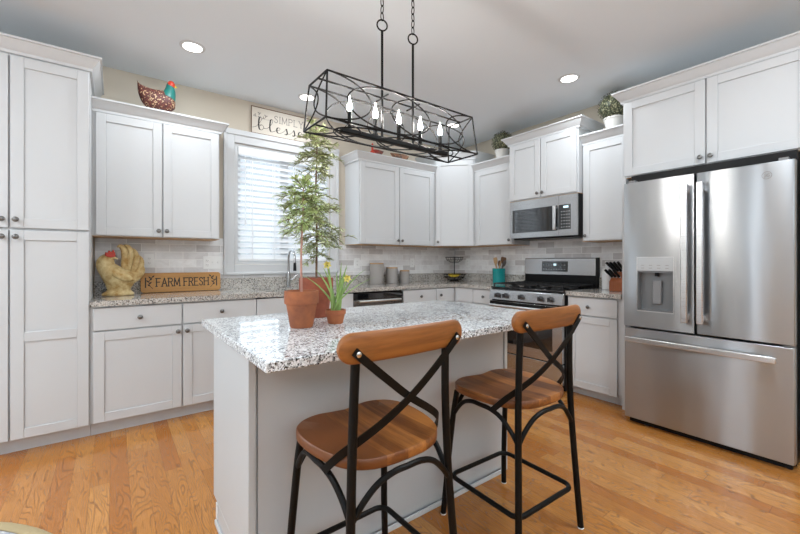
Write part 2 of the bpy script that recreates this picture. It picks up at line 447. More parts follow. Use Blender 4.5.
# ------------------------------------------------------------------ room shell
CEIL = 2.755
XL, YB = -8.0, -7.5
struct(MB().box(XL - .15, .15, YB - .15, .15, -0.1, 0).build('floor', M['floor']))
struct(MB().box(XL - .15, .15, YB - .15, .15, CEIL, CEIL + .1).build('ceiling', M['ceil']))
WX0, WX1, WZ0, WZ1 = -2.957, -1.955, 1.157, 2.322
b = MB(); b.box(XL, -6.7, 0, .15, 0, CEIL).box(-5.1, WX0, 0, .15, 0, CEIL).box(-6.7, -5.1, 0, .15, 0, .65).box(-6.7, -5.1, 0, .15, 2.25, CEIL).box(WX1, 0, 0, .15, 0, CEIL).box(WX0, WX1, 0, .15, 0, WZ0).box(WX0, WX1, 0, .15, WZ1, CEIL)
struct(b.build('wall_back', M['wall']))
struct(MB().box(0, .15, YB, .15, 0, CEIL).build('wall_right', M['wall']))
def holed(x0, x1, holes, f):
    """boxes of a wall from x0 to x1 with openings (a, b, z0, z1)"""
    c = x0
    for a, b_, z0, z1 in holes:
        f(c, a, 0, CEIL); f(a, b_, 0, z0); f(a, b_, z1, CEIL); c = b_
    f(c, x1, 0, CEIL)
b = MB(); holed(YB, .15, [(-7.1, -5.1, .55, 2.35), (-3.85, -1.70, .06, 2.2)], lambda a, c, z0, z1: b.box(XL - .15, XL, a, c, z0, z1) if z1 > z0 else None)
struct(b.build('wall_left', M['wall']))
b = MB(); holed(XL, 0, [(-6.4, -4.0, .5, 2.4), (-2.65, -1.15, .8, 2.3)], lambda a, c, z0, z1: b.box(a, c, YB - .15, YB, z0, z1) if z1 > z0 else None)
struct(b.build('wall_front', M['wall']))
# backsplash
SPL0, SPL1 = 1.0245, 1.371
b = MB()
b.box(-4.004, WX0 - .1, -.008, -.0005, SPL0, SPL1).box(WX1 + .1, -.0005, -.008, -.0005, SPL0, SPL1).box(WX0 - .0995, WX1 + .0995, -.008, -.0005, SPL0, 1.063)
b.box(-3.15, WX0 - .1, -.008, -.0005, SPL1, 1.40)
struct(b.build('trim_1', M['tile']))
b = MB()
b.box(-.008, -.0005, -1.2345, -.0085, SPL0, SPL1).box(-.008, -.0005, -2.035, -1.2355, .93, 1.43).box(-.008, -.0005, -2.505, -2.036, SPL0, SPL1)
struct(b.build('trim_2', M['tile']))

# window: casing, sashes, pane
win = struct(bpy.data.objects.new('window_1', None)); COL.objects.link(win); win.location = (0, 0, 0)
cs = .095
b = MB()
b.box(WX0 - cs, WX0 - .004, -.022, -.0005, WZ0 - cs, WZ1 + cs).box(WX1 + .004, WX1 + cs, -.022, -.0005, WZ0 - cs, WZ1 + cs)
b.box(WX0 - .004, WX1 + .004, -.022, -.0005, WZ0 - cs, WZ0 - .002).box(WX0 - .004, WX1 + .004, -.022, -.0005, WZ1 + .002, WZ1 + cs)
# raised outer bead
for (x0, x1, z0, z1) in ((WX0 - cs - .006, WX0 - cs + .018, WZ0 - cs - .006, WZ1 + cs), (WX1 + cs - .018, WX1 + cs + .006, WZ0 - cs - .006, WZ1 + cs), (WX0 - cs, WX1 + cs, WZ0 - cs - .006, WZ0 - cs + .018), (WX0 - cs - .012, WX1 + cs + .012, WZ1 + cs - .02, WZ1 + cs + .03)):
    b.box(x0, x1, -.034, -.0005, z0, z1)
b.build('casing', M['trimw'], win, bevel=.004)
b = MB()
b.box(WX0 + .001, WX0 + .03, .0, .149, WZ0 + .001, WZ1 - .001).box(WX1 - .03, WX1 - .001, .0, .149, WZ0 + .001, WZ1 - .001)
b.box(WX0 + .03, WX1 - .03, .0, .149, WZ0 + .001, WZ0 + .025).box(WX0 + .03, WX1 - .03, .0, .149, WZ1 - .025, WZ1 - .001)
b.build('jamb', M['trimw'], win)
xm = -2.44
b = MB()
for x0, x1 in ((WX0 + .031, xm), (xm + .001, WX1 - .031)):
    b.box(x0, x0 + .045, .09, .125, WZ0 + .026, WZ1 - .026).box(x1 - .045, x1, .09, .125, WZ0 + .026, WZ1 - .026)
    b.box(x0 + .045, x1 - .045, .09, .125, WZ0 + .026, WZ0 + .08).box(x0 + .045, x1 - .045, .09, .125, WZ1 - .08, WZ1 - .026)
b.build('sash', M['trimw'], win)
MB().box(WX0 + .07, WX1 - .07, .106, .110, WZ0 + .07, WZ1 - .07).build('pane', M['glass'], win)

# window blind
bl = thing('window_blind', 'white horizontal slatted blind with deep valance covering the kitchen window', 'blind', ((WX0 + WX1) / 2, .035, WZ0))
hw = (WX1 - WX0) / 2 - .034
b = MB(); b.box(-hw - .002, hw + .002, -.046, -.034, 1.06, 1.138).box(-hw, hw, -.03, .025, 1.10, 1.138)
b.build('valance', M['blind'], bl, bevel=.003)
b = MB(); nsl = 18
for i in range(nsl):
    z = .075 + i * (1.045 - .075) / (nsl - 1); a = R(42)
    pts = []
    for q in (-.0315, -.016, 0, .016, .0315):
        sag = .002 * (1 - (q / .0315) ** 2)
        pts.append((q * math.cos(a), z + q * math.sin(a) + sag))
    lo = [(p[0], p[1] - .0028) for p in pts][::-1]
    loop = pts + lo
    b.ring([[(-hw + .004, y, zz) for y, zz in loop], [(hw - .004, y, zz) for y, zz in loop]])
b.build('slats', M['blind'], bl)
MB().box(-hw + .004, hw - .004, -.026, .026, .03, .055).build('bottom_rail', M['blind'], bl, bevel=.004)
for x in (-.33, -.11, .11, .33):
    b = MB()
    for y in (-.0295, .0295): b.box(x - .004, x + .004, y - .001, y + .001, .05, 1.10)
    b.build('ladder_tape', M['blind'], bl)
b = MB(); b.tube([(-.40, -.036, 1.09), (-.402, -.042, .75), (-.40, -.038, .42)], .004, 8).tube([(-.40, -.038, .42), (-.40, -.038, .38)], [.006, .009], 8)
b.build('tilt_wand', M['blind'], bl)

# glazed door added in the left wall, unseen, for streaks mirrored in the refrigerator
dr = struct(bpy.data.objects.new('reflection_door', None)); COL.objects.link(dr)
b = MB()
for y in (-3.849, -3.31, -2.795, -2.25, -1.751): b.box(XL - .10, XL - .04, y, y + .05, .0605, 2.199)
for z in (.0605, 2.10): b.box(XL - .10, XL - .04, -3.799, -1.751, z, z + .09)
b.build('reflection_door_frame', M['trimw'], dr)
MB().box(XL - .075, XL - .07, -3.799, -1.75, .15, 2.10).build('pane', M['glass'], dr)

# baseboards outside the kitchen run (seen only from other positions)
b = MB(); b.box(XL + .001, -4.80, -.016, -.0005, 0.0005, .12); struct(b.build('baseboard_back', M['trimw']))

# ------------------------------------------------------------------ cabinets
def shaker(b, x0, x1, z0, z1, yb, th=.02, rail=.06, rec=.008, mids=()):
    yf = yb - th
    b.box(x0, x0 + rail, yf, yb, z0, z1).box(x1 - rail, x1, yf, yb, z0, z1)
    b.box(x0 + rail, x1 - rail, yf, yb, z0, z0 + rail).box(x0 + rail, x1 - rail, yf, yb, z1 - rail, z1)
    for zm in mids: b.box(x0 + rail, x1 - rail, yf, yb, zm - rail / 2, zm + rail / 2)
    b.box(x0 + rail, x1 - rail, yf + rec, yb, z0 + rail, z1 - rail)
KNOB = [(.0055, 0), (.005, -.010), (.006, -.014), (.0145, -.017), (.0165, -.022), (.0145, -.027), (.008, -.030)]
def knob(parent, x, y, z):
    MB().lathe(KNOB, (x, y, z), 16, 'y').build('knob', M['nickel'], parent)
def front(root, kind, x0, x1, z0, z1, d, kn=None, mids=(), th=.02):
    b = MB(); g = .0024
    if kind == 'door': shaker(b, x0 + g, x1 - g, z0 + g, z1 - g, -d - .0008, th, mids=mids)
    else: b.box(x0 + g, x1 - g, -d - .0008 - th, -d - .0008, z0 + g, z1 - g)
    o = b.build(kind, M['cab'], root, bevel=.0022)
    if kn: knob(o, kn[0], -d - .0008 - th, kn[1])
    return o
CROWN = [(0.001, -.088), (.014, -.088), (.016, -.070), (.028, -.058), (.046, -.030), (.056, -.014), (.066, -.012), (.066, 0), (0.001, 0)]
def crown(root, path, z, name='crown_moulding'):
    P = [Vector((p[0], p[1])) for p in path]; rings = []
    for i, p in enumerate(P):
        ns = []
        if i > 0: t = (P[i] - P[i - 1]).normalized(); ns.append(Vector((t.y, -t.x)))
        if i < len(P) - 1: t = (P[i + 1] - P[i]).normalized(); ns.append(Vector((t.y, -t.x)))
        if len(ns) == 2:
            nn = (ns[0] + ns[1]); nn = nn / (1 + ns[0].dot(ns[1]))
        else: nn = ns[0]
        rings.append([(p.x + nn.x * o, p.y + nn.y * o, z + dz) for o, dz in CROWN])
    b = MB(); b.ring(rings); return b.build(name, M['cab'], root, smooth=25)
def upper(name, label, x, y, rz, w, d, z0, z1, fronts, cpath, zc):
    t = thing(name, label, 'cabinet', (x, y, z0), rz)
    def Z(v): return v - z0
    MB().box(.001, w - .001, -d, -.001, .004, Z(z1)).build('carcass', M['cab'], t)
    MB().box(.001, w - .001, -d - .001, -.0095, 0, .0035).build('underside', M['maple'], t)
    for f in fronts:
        kn = f[5] if len(f) > 5 else None
        front(t, f[0], f[1], f[2], Z(f[3]), Z(f[4]), d, (kn[0], Z(kn[1])) if kn else None)
    crown(t, cpath, Z(zc))
    return t
def base(name, label, x, y, rz, w, d, fronts, ztop=.882, toe=.1, cat='cabinet'):
    t = thing(name, label, cat, (x, y, 0), rz)
    b = MB(); b.box(.001, w - .001, -d, -.001, toe, ztop).box(.001, w - .001, -d + .065, -.001, 0.0005, toe)
    b.build('carcass', M['cab'], t)
    for f in fronts: front(t, f[0], f[1], f[2], f[3], f[4], d, f[5] if len(f) > 5 else None, f[6] if len(f) > 6 else ())
    return t
D, UD = .61, .31
DR0, DR1, DO0, DO1 = .718, .872, .10, .712
# --- window wall
px0 = -4.77; pw = .7575
pan = thing('pantry_cabinet', 'tall white pantry cabinet reaching nearly to the ceiling at the far left', 'cabinet', (px0, 0, 0))
b = MB(); b.box(.0, pw, -D, -.001, .1, 2.53).box(0, pw, -D + .065, -.001, .0005, .1); b.build('carcass', M['cab'], pan)
s = -4.391 - px0
for (a, c, k) in ((.012, s, s - .028), (s + .004, pw - .001, s + .032)):
    front(pan, 'door', a, c, 1.388, 2.435, D, (k, 1.44))
    front(pan, 'door', a, c, .098, 1.378, D, (k, 1.335), mids=(.72,))
crown(pan, [(0, -.001), (0, -D), (pw, -D), (pw, -.001)], 2.535)

x0 = -4.0115; w = .858
upper('wall_cabinet', 'white two-door wall cabinet between the tall pantry and the window, hen ornament on top', x0, 0, 0, w, UD, 1.371, 2.368,
      [('door', .02, .436, 1.377, 2.28, (.41, 1.425)), ('door', .440, w - .008, 1.377, 2.28, (.466, 1.425))],
      [(0.0, -UD), (w, -UD), (w, -.001)], 2.37)
x0 = -1.76; w = 1.099
upper('wall_cabinet', 'white two-door wall cabinet right of the window, behind the chandelier', x0, 0, 0, w, UD, 1.371, 2.368,
      [('door', .008, .535, 1.377, 2.28, (.508, 1.425)), ('door', .539, w - .035, 1.377, 2.28, (.566, 1.425))],
      [(0, -.001), (0, -UD), (w, -UD)], 2.37)
# corner wall cabinet, set diagonally
cc = thing('corner_wall_cabinet', 'tall diagonal white corner wall cabinet with a single door', 'cabinet', (0, 0, 1.371))
poly = [(-.001, -.001), (-.66, -.001), (-.66, -.31), (-.31, -.66), (-.001, -.66)]
MB().prism(poly, .004, 1.16).build('carcass', M['cab'], cc)
MB().prism([(-.0095, -.0095), (-.66, -.0095), (-.66, -.31), (-.31, -.66), (-.0095, -.66)], 0, .0035).build('underside', M['maple'], cc)
b = MB(); lw = .35 * math.sqrt(2)
shaker(b, .018, lw - .018, .008, 1.065, -.0008)
dd = b.build('door', M['cab'], cc, bevel=.0022)
dd.location = (-.66, -.31, 0); dd.rotation_euler = (0, 0, R(-45))
knob(dd, .045, -.021, .055)
crown(cc, [(-.66, -.001), (-.66, -.31), (-.31, -.66), (-.001, -.66)], 1.165)

# --- right wall (local x runs towards the camera, local -y into the room)
RZ = R(-90)
y0 = -.6615; w = .5725
upper('wall_cabinet', 'narrow white single-door wall cabinet between the corner and the microwave', 0, y0, RZ, w, UD, 1.371, 2.368,
      [('door', .035, w - .008, 1.377, 2.28, (w - .035, 1.425))], [(0.0, -UD), (w, -UD)], 2.37)
y0 = -1.236; w = .785
upper('wall_cabinet', 'raised white two-door wall cabinet directly above the microwave', 0, y0, RZ, w, .38, 1.832, 2.53,
      [('door', .012, .39, 1.842, 2.445, (.363, 1.885)), ('door', .394, w - .012, 1.842, 2.445, (.421, 1.885))],
      [(0, -.001), (0, -.38), (w, -.38), (w, -.001)], 2.535)
y0 = -2.0225; w = .4845
upper('wall_cabinet', 'white single-door wall cabinet between the microwave and the refrigerator', 0, y0, RZ, w, UD, 1.371, 2.368,
      [('door', .012, w - .07, 1.377, 2.28, (.04, 1.425))], [(0, -UD), (w, -UD)], 2.37)
y0 = -2.5085; w = 1.067
upper('wall_cabinet', 'wide white two-door cabinet directly above the refrigerator', 0, y0, RZ, w, D, 1.845, 2.53,
      [('door', .012, .538, 1.857, 2.445, (.511, 1.905)), ('door', .542, w - .02, 1.857, 2.445, (.569, 1.905))],
      [(0.0, -UD - .09), (0, -D), (w, -D)], 2.535)
for nm, lab, yy in (('end_panel', 'white full-height end panel between the base cabinet and the refrigerator', -2.509), ('end_panel', 'white full-height end panel on the far side of the refrigerator', -3.5775)):
    tag(MB().box(-.63, -.001, -.0285, 0, 0.0005, 1.844 if yy > -3 else 2.44).build(nm, M['cab']), lab, 'panel').location = (0, yy, 0)

# --- base cabinets
x0 = -4.0115; w = 1.0765
base('base_cabinet', 'white two-drawer, two-door base cabinet beside the tall pantry, under the rooster', x0, 0, 0, w, D,
     [('drawer', .015, .535, DR0, DR1, (.275, .795)), ('drawer', .540, w, DR0, DR1, (.808, .795)),
      ('door', .015, .535, DO0, DO1, (.508, .668)), ('door', .540, w, DO0, DO1, (.567, .668))])
x0 = -2.934; w = .922
base('sink_cabinet', 'white sink base cabinet with blank false front under the window', x0, 0, 0, w, D,
     [('drawer', .0, w, DR0, DR1), ('door', .0, w / 2 - .002, DO0, DO1, (w / 2 - .03, .668)), ('door', w / 2 + .002, w, DO0, DO1, (w / 2 + .03, .668))], ztop=.70)
x0 = -1.395; w = .473
base('base_cabinet', 'white base cabinet with one knobbed drawer immediately right of the dishwasher', x0, 0, 0, w, D,
     [('drawer', .0, w, DR0, DR1, (w / 2, .795)), ('door', .0, w, DO0, DO1, (.03, .668))])
cb_ = thing('corner_base_cabinet', 'white L-shaped corner base cabinet with two narrow fronts meeting in the corner', 'cabinet', (0, 0, 0))
Lp = [(-.001, -.001), (-.919, -.001), (-.919, -.61), (-.61, -.61), (-.61, -.923), (-.001, -.923)]
Lt = [(-.001, -.001), (-.919, -.001), (-.919, -.545), (-.545, -.545), (-.545, -.923), (-.001, -.923)]
b = MB(); b.prism(Lp, .1, .882).prism(Lt, .0005, .1); b.build('carcass', M['cab'], cb_)
for kind, z0, z1, kn in (('drawer', DR0, DR1, .795), ('door', DO0, DO1, .668)):
    b = MB()
    if kind == 'drawer': b.box(-.917, -.636, -.6308, -.6108, z0, z1)
    else: shaker(b, -.917, -.636, z0, z1, -.6108)
    o = b.build(kind, M['cab'], cb_, bevel=.0022); knob(o, -.86, -.6308, kn)
    b = MB()
    if kind == 'drawer': b.box(.65, .921, -.6308, -.6108, z0, z1)
    else: shaker(b, .65, .921, z0, z1, -.6108)
    o = b.build(kind, M['cab'], cb_, bevel=.0022); o.rotation_euler = (0, 0, RZ)
y0 = -.925; w = .29
base('base_cabinet', 'narrow white base cabinet with one knobbed drawer, immediately left of the range', 0, y0, RZ, w, D,
     [('drawer', .0, w - .012, DR0, DR1, (.16, .795)), ('door', .0, w - .012, DO0, DO1, (.03, .668))])
y0 = -2.0415; w = .466
base('base_cabinet', 'white base cabinet with one drawer and one door between the range and the refrigerator', 0, y0, RZ, w, D,
     [('drawer', .012, w - .035, DR0, DR1, (.2, .795)), ('door', .012, w - .035, DO0 - .02, DO1, None)])

# --- worktops
CT0, CT1 = .8825, .920
b = MB()
E_ = -.648
pieces = [(-4.0115, -2.84, E_, -.0095), (-2.84, -2.08, E_, -.565), (-2.84, -2.08, -.14, -.0095), (-2.08, -.648, E_, -.0095)]
for p in pieces: b.box(p[0], p[1], p[2], p[3], CT0, CT1)
b.box(-.648, -.0095, -1.2145, -.0095, CT0, CT1)
ct = tag(b.build('worktop', M['granite2']), 'long speckled granite worktop running from the pantry round the corner to the range', 'countertop')
b = MB(); b.box(-4.0115, -.0095, -.03, -.0095, CT1, 1.024).box(-.03, -.0095, -1.2145, -.03, CT1, 1.024)
b.build('upstand', M['granite2'], ct)
b = MB(); b.box(-.648, -.0095, -2.507, -2.0415, CT0, CT1)
ct2 = tag(b.build('worktop', M['granite2']), 'short speckled granite worktop between the range and the refrigerator', 'countertop')
b = MB(); b.box(-.03, -.0095, -2.507, -2.0415, CT1, 1.024); b.build('upstand', M['granite2'], ct2)

# sink and tap
b = MB()
x0, x1, y0, y1, zb = -2.86, -2.06, -.585, -.12, .70 + .002
zt = CT0 - .0005
b.box(x0, x1, y0, y1, zb, zb + .004)
b.box(x0, x0 + .012, y0, y1, zb, zt).box(x1 - .012, x1, y0, y1, zb, zt).box(x0, x1, y0, y0 + .012, zb, zt).box(x0, x1, y1 - .012, y1, zb, zt)
sk = tag(b.build('sink', M['steel']), 'stainless steel undermount sink in the worktop under the window', 'sink')
MB().lathe([(.045, 0), (.045, .004), (.02, .002)], (-2.46, -.32, zb + .004), 24).build('drain', M['chrome'], sk)
fa = thing('kitchen_tap', 'tall grey gooseneck tap with side lever behind the sink', 'tap', (-2.457, -.085, CT1 + .0005))
MB().lathe([(.027, 0), (.027, .006), (.021, .012), (.0195, .12), (.014, .15), (.012, .16)], (0, 0, 0), 20).build('body', M['tapsteel'], fa)
arc = [(0, 0, .15), (0, 0, .29)] + [(0, -.085 + .085 * math.cos(a), .29 + .085 * math.sin(a)) for a in [PI * k / 10 for k in range(1, 11)]] + [(0, -.17, .25)]
MB().tube(arc, .0105, 12).build('spout', M['tapsteel'], fa)
MB().tube([(0, -.17, .25), (0, -.17, .17)], [.013, .016], 14).build('spray_head', M['black'], fa)
MB().tube([(.018, 0, .07), (.05, 0, .085), (.085, 0, .13)], [.009, .007, .006], 10).build('lever', M['tapsteel'], fa)

# ------------------------------------------------------------------ dishwasher
dw = thing('dishwasher', 'dark stainless dishwasher with bar handle built in beside the sink cabinet', 'dishwasher', (-2.0105, 0, 0))
w = .6135
MB().box(.002, w - .002, -.60, -.012, .1, .878).box(.002, w - .002, -.545, -.012, .0005, .1).build('tub', M['black'], dw)
MB().box(.004, w - .004, -.628, -.6005, .105, .80).build('door', M['dwsteel'], dw, bevel=.003)
MB().box(.004, w - .004, -.628, -.6005, .804, .864).build('control_strip', M['blackgloss'], dw, bevel=.003)
MB().tube([(.05, -.655, .785), (w - .05, -.655, .785)], .011, 12).box(.07, .09, -.65, -.6285, .778, .792).box(w - .09, w - .07, -.65, -.6285, .778, .792).build('handle', M['handle'], dw)

# ------------------------------------------------------------------ refrigerator
FY0, FY1, FX = -2.617, -3.509, -.858
fr = thing('refrigerator', 'stainless steel french-door refrigerator with water dispenser and bottom freezer', 'refrigerator', (0, FY0, 0), RZ)
W = FY0 - FY1; fd = -FX       # local: x 0..W, front y = -fd
MB().box(.006, W - .006, -fd + .075, -.02, .02, 1.765).box(.006, W - .006, -fd + .11, -.02, 1.765, 1.828).build('body', M['black'], fr)  # upper black box added to keep the gap under the cabinet dark
b = MB(); b.box(.02, W - .02, -fd + .055, -.05, .0005, .04); b.build('toe_grille', M['black'], fr)
mid = .432
def bowed(x0, x1, z0, z1, hole=None):
    """door slab with a softly rounded outer edge"""
    b = MB(); th = .07; r = .012
    prof = [(x0, -fd + th), (x0, -fd + r), (x0 + r * .3, -fd + r * .3), (x0 + r, -fd), (x1 - r, -fd), (x1 - r * .3, -fd + r * .3), (x1, -fd + r), (x1, -fd + th)]
    b.prism(prof, z0, z1); return b
# left door with the recess of the dispenser cut out of it
dl = MB(); hx0, hx1, hz0, hz1 = .092, .313, .835, 1.118
th = .07
for (a, c, z0, z1) in ((0.002, hx0, .714, 1.758), (hx1, mid - .004, .714, 1.758), (hx0, hx1, .714, hz0), (hx0, hx1, hz1, 1.758)):
    dl.box(a, c, -fd, -fd + th, z0, z1)
dl.box(hx0, hx1, -fd + .062, -fd + th, hz0, hz1)
d1 = dl.build('door', M['fsteel'], fr)
d2 = bowed(mid + .006, W - .002, .714, 1.758).build('door', M['fsteel'], fr, bevel=.003)
d3 = bowed(.002, W - .002, .045, .700).build('freezer_drawer', M['fsteel'], fr, bevel=.003)
for dob, x in ((d1, mid - .045), (d2, mid + .038)):
    b = MB(); b.box(x - .017, x + .017, -fd - .058, -fd - .036, .785, 1.692)
    b.box(x - .014, x + .014, -fd - .036, -fd - .0005, .80, .84).box(x - .014, x + .014, -fd - .036, -fd - .0005, 1.635, 1.675)
    b.build('handle', M['handle'], dob, bevel=.004)
b = MB(); b.box(.03, .82, -fd - .058, -fd - .036, .607, .642).box(.05, .09, -fd - .036, -fd - .0005, .612, .637).box(.76, .80, -fd - .036, -fd - .0005, .612, .637)
b.build('handle', M['handle'], d3, bevel=.004)
# dispenser
dp = MB().box(hx0, hx1, -fd - .004, -fd - .0005, 1.118, 1.212).build('dispenser_panel', M['panelgrey'], fr, bevel=.002)
b = MB()
for i in range(2):
    for j in range(4): b.box(hx0 + .025 + j * .05, hx0 + .045 + j * .05, -fd - .0048, -fd - .004, 1.136 + i * .02, 1.139 + i * .02)
b.build('touch_marks', M['greyink'], dp)
rc = MB()
rc.box(hx0 + .0005, hx1 - .0005, -fd + .055, -fd + .0615, hz0 + .0005, hz1 - .0005)
rc.box(hx0 + .0005, hx0 + .005, -fd + .002, -fd + .055, hz0 + .0005, hz1 - .0005).box(hx1 - .005, hx1 - .0005, -fd + .002, -fd + .055, hz0 + .0005, hz1 - .0005)
rc.box(hx0 + .005, hx1 - .005, -fd + .002, -fd + .055, hz0 + .0005, hz0 + .008).box(hx0 + .005, hx1 - .005, -fd + .002, -fd + .055, hz1 - .012, hz1 - .0005)
rc.build('dispenser_recess', M['recessgrey'], d1)
b = MB(); b.box(hx0 - .004, hx1 + .004, -fd - .004, -fd - .0005, hz0 - .008, hz0).box(hx0 - .004, hx0, -fd - .004, -fd - .0005, hz0, 1.215).box(hx1, hx1 + .004, -fd - .004, -fd - .0005, hz0, 1.215).box(hx0 - .004, hx1 + .004, -fd - .004, -fd - .0005, 1.2125, 1.217)
b.build('dispenser_frame', M['handle'], d1)
MB().box(hx0 + .085, hx0 + .14, -fd + .025, -fd + .045, .885, 1.05).build('paddle', M['gray_plastic'], d1, bevel=.006)
MB().tube([(hx0 + .112, -fd + .03, 1.08), (hx0 + .112, -fd + .03, 1.106)], .012, 12).build('spout', M['black'], d1)
# round maker's emblem on the right door
em = MB(); ex, ez = .775, 1.684
em.tube([(ex + .021 * math.cos(2 * PI * k / 28), -fd - .001, ez + .021 * math.sin(2 * PI * k / 28)) for k in range(28)], .0013, 6, closed=True)
sg = [(-.012, .002), (-.006, .010), (-.002, .004), (-.008, -.004), (-.012, -.010), (-.004, -.008), (.0, .0), (.004, -.009), (.009, -.008), (.012, -.002), (.006, .0), (.003, .006), (.008, .011), (.012, .006)]
em.tube(smoothpts([(ex + a, -fd - .001, ez + c) for a, c in sg], 4), .0011, 6)
em.build('emblem', M['greyink'], d2)
b = MB(); b.box(.03, .07, -fd + .01, -fd + .06, 1.759, 1.775).box(W - .07, W - .03, -fd + .01, -fd + .06, 1.759, 1.775).box(.004, .04, -fd + .012, -fd + .06, .702, .7125).box(W - .05, W - .004, -fd + .012, -fd + .06, .702, .7125)
b.build('hinge', M['gray_plastic'], fr)

# ------------------------------------------------------------------ range
RY0, RY1 = -1.2165, -2.0395
rg = thing('gas_range', 'stainless gas range with black cooktop, five knobs and backguard display', 'range', (0, RY0, 0), RZ)
W = RY0 - RY1
b = MB(); b.box(.003, W - .003, -.655, -.012, .03, .905); b.box(.03, W - .03, -.60, -.05, .0005, .03); b.build('body', M['black'], rg)
MB().box(.002, W - .002, -.675, -.075, .906, .92).build('cooktop', M['blackgloss'], rg, bevel=.003)
# burners
burn = [(.17, -.50), (.17, -.22), (W / 2, -.36), (W - .17, -.50), (W - .17, -.22)]
for x, y in burn:
    MB().lathe([(.055, .9202), (.05, .928), (.034, .93), (.034, .938), (.012, .941)], (x, y, 0), 20).build('burner', M['castiron'], rg)
for gx0, gx1 in ((.02, W / 3 - .004), (W / 3 + .004, 2 * W / 3 - .004), (2 * W / 3 + .004, W - .02)):
    b = MB(); z0, z1 = .946, .958
    for x in (gx0, gx1 - .012): b.box(x, x + .012, -.65, -.10, z0, z1)
    for y in (-.65, -.505, -.38, -.235, -.112): b.box(gx0, gx1, y, y + .012, z0, z1)
    xm_ = (gx0 + gx1) / 2; b.box(xm_ - .006, xm_ + .006, -.65, -.10, z0, z1)
    for x in (gx0, gx1 - .012):
        for y in (-.65, -.112): b.box(x, x + .012, y, y + .012, .9205, z0)
    b.build('grate', M['castiron'], rg)
# front control panel, leaning back
b = MB(); b.ring([[(x, y, z) for y, z in ((-.656, .79), (-.70, .79), (-.685, .882), (-.656, .905))] for x in (.002, W - .002)])
cp = b.build('control_panel', M['steel'], rg, bevel=.002)
for u in (.10, .20, .385, .60, .70):
    x = u / .80 * W * .97 + .01
    MB().lathe([(.026, 0), (.026, -.008), (.021, -.010), (.019, -.034), (.015, -.038)], (x, -.694, .836), 22, 'y').box(x - .006, x + .006, -.744, -.70, .816, .856).build('knob', M['knobdark'], cp)
# oven door with window, handle and drawer below
od = MB().box(.004, W - .004, -.695, -.656, .265, .775).build('oven_door', M['steel'], rg, bevel=.003)
MB().box(.09, W - .10, -.698, -.6955, .36, .655).build('window', M['blackgloss'], od)
MB().box(.006, W - .006, -.6975, -.6955, .70, .772).build('vent_strip', M['black'], od)
b = MB(); b.tube([(.04, -.745, .735), (W - .04, -.745, .735)], .013, 12).box(.06, .085, -.74, -.698, .726, .744).box(W - .085, W - .06, -.74, -.698, .726, .744)
b.build('handle', M['handle'], od)
rd = MB().box(.004, W - .004, -.69, -.656, .07, .255).build('storage_drawer', M['steel'], rg, bevel=.003)
# backguard
bgd = MB().box(.004, W - .002, -.075, -.012, .9205, 1.04).build('backguard_base', M['black'], rg)
b = MB(); b.ring([[(x, y, z) for y, z in ((-.012, 1.0405), (-.085, 1.0405), (-.072, 1.215), (-.06, 1.222), (-.012, 1.222))] for x in (.002, W - .006)])
bp = b.build('backguard', M['steel'], rg, bevel=.003)
bs = MB().box(W - .0055, W, -.085, -.012, 1.0405, 1.222).build('end_cap', M['black'], bp)
def tilt(z): return -.085 + (z - 1.0405) * .013 / .1745
b = MB(); b.poly([(.225, tilt(1.07) - .0015, 1.075), (.525, tilt(1.07) - .0015, 1.075), (.525, tilt(1.19) - .0015, 1.185), (.225, tilt(1.19) - .0015, 1.185)])
b.ring([[(x, tilt(z) + o, z) for x, z in ((.225, 1.075), (.525, 1.075), (.525, 1.185), (.225, 1.185))] for o in (-.0002, -.002)])
ds = b.build('display', M['blackgloss'], rg)
for i in range(9):
    for j in range(2):
        if i in (4, 5) and j == 1: continue
        MB().box(.245 + i * .030, .258 + i * .030, tilt(1.1) - .0055, tilt(1.1) - .0035, 1.098 + j * .045, 1.102 + j * .045).build('key_mark', M['lightmark'], ds)
b = MB(); b.box(.365, .395, tilt(1.15) - .0045, tilt(1.15) - .0025, 1.140, 1.16); b.build('clock', M['display'], ds)

# ------------------------------------------------------------------ microwave
MY0, MY1 = -1.253, -2.018
mw = thing('microwave', 'stainless over-the-range microwave with dark glass door and black keypad', 'microwave', (0, MY0, 1.42), RZ)
W = MY0 - MY1; H = .41; fy = -.40
MB().box(.0, W, fy + .022, -.012, 0.012, H).build('body', M['black'], mw)
MB().box(.02, W - .02, fy + .05, -.05, 0.0, .0115).build('vent_base', M['black'], mw)
xs = .575
b = MB(); b.box(.002, xs, fy, fy + .0215, .014, .068).box(.002, xs, fy, fy + .0215, .315, H - .002).box(.002, .036, fy, fy + .0215, .068, .315).box(xs - .012, xs, fy, fy + .0215, .068, .315)
md = b.build('door', M['steel'], mw)
MB().box(.036, xs - .012, fy + .002, fy + .0215, .068, .315).build('window', M['blackgloss'], md)
MB().box(xs - .044, xs - .014, fy - .04, fy - .022, .075, .31).box(xs - .038, xs - .02, fy - .022, fy + .0018, .085, .105).box(xs - .038, xs - .02, fy - .022, fy + .0018, .28, .30).build('handle', M['handle'], md, bevel=.004)
b = MB(); b.box(xs + .002, W - .002, fy, fy + .0215, .014, .075).box(xs + .002, W - .002, fy, fy + .0215, .315, H - .002).box(xs + .125, W - .002, fy, fy + .0215, .075, .315)
b.build('side_frame', M['steel'], mw)
kp = MB().box(xs + .002, xs + .125, fy + .0005, fy + .0215, .075, .315).build('keypad', M['blackgloss'], mw)
for i in range(4):
    for j in range(6): MB().box(xs + .026 + i * .026, xs + .036 + i * .026, fy - .0008, fy + .0004, .095 + j * .030, .101 + j * .030).build('key_mark', M['lightmark'], kp)
MB().box(xs + .05, xs + .10, fy - .0008, fy + .0004, .283, .302).build('clock', M['display'], kp)

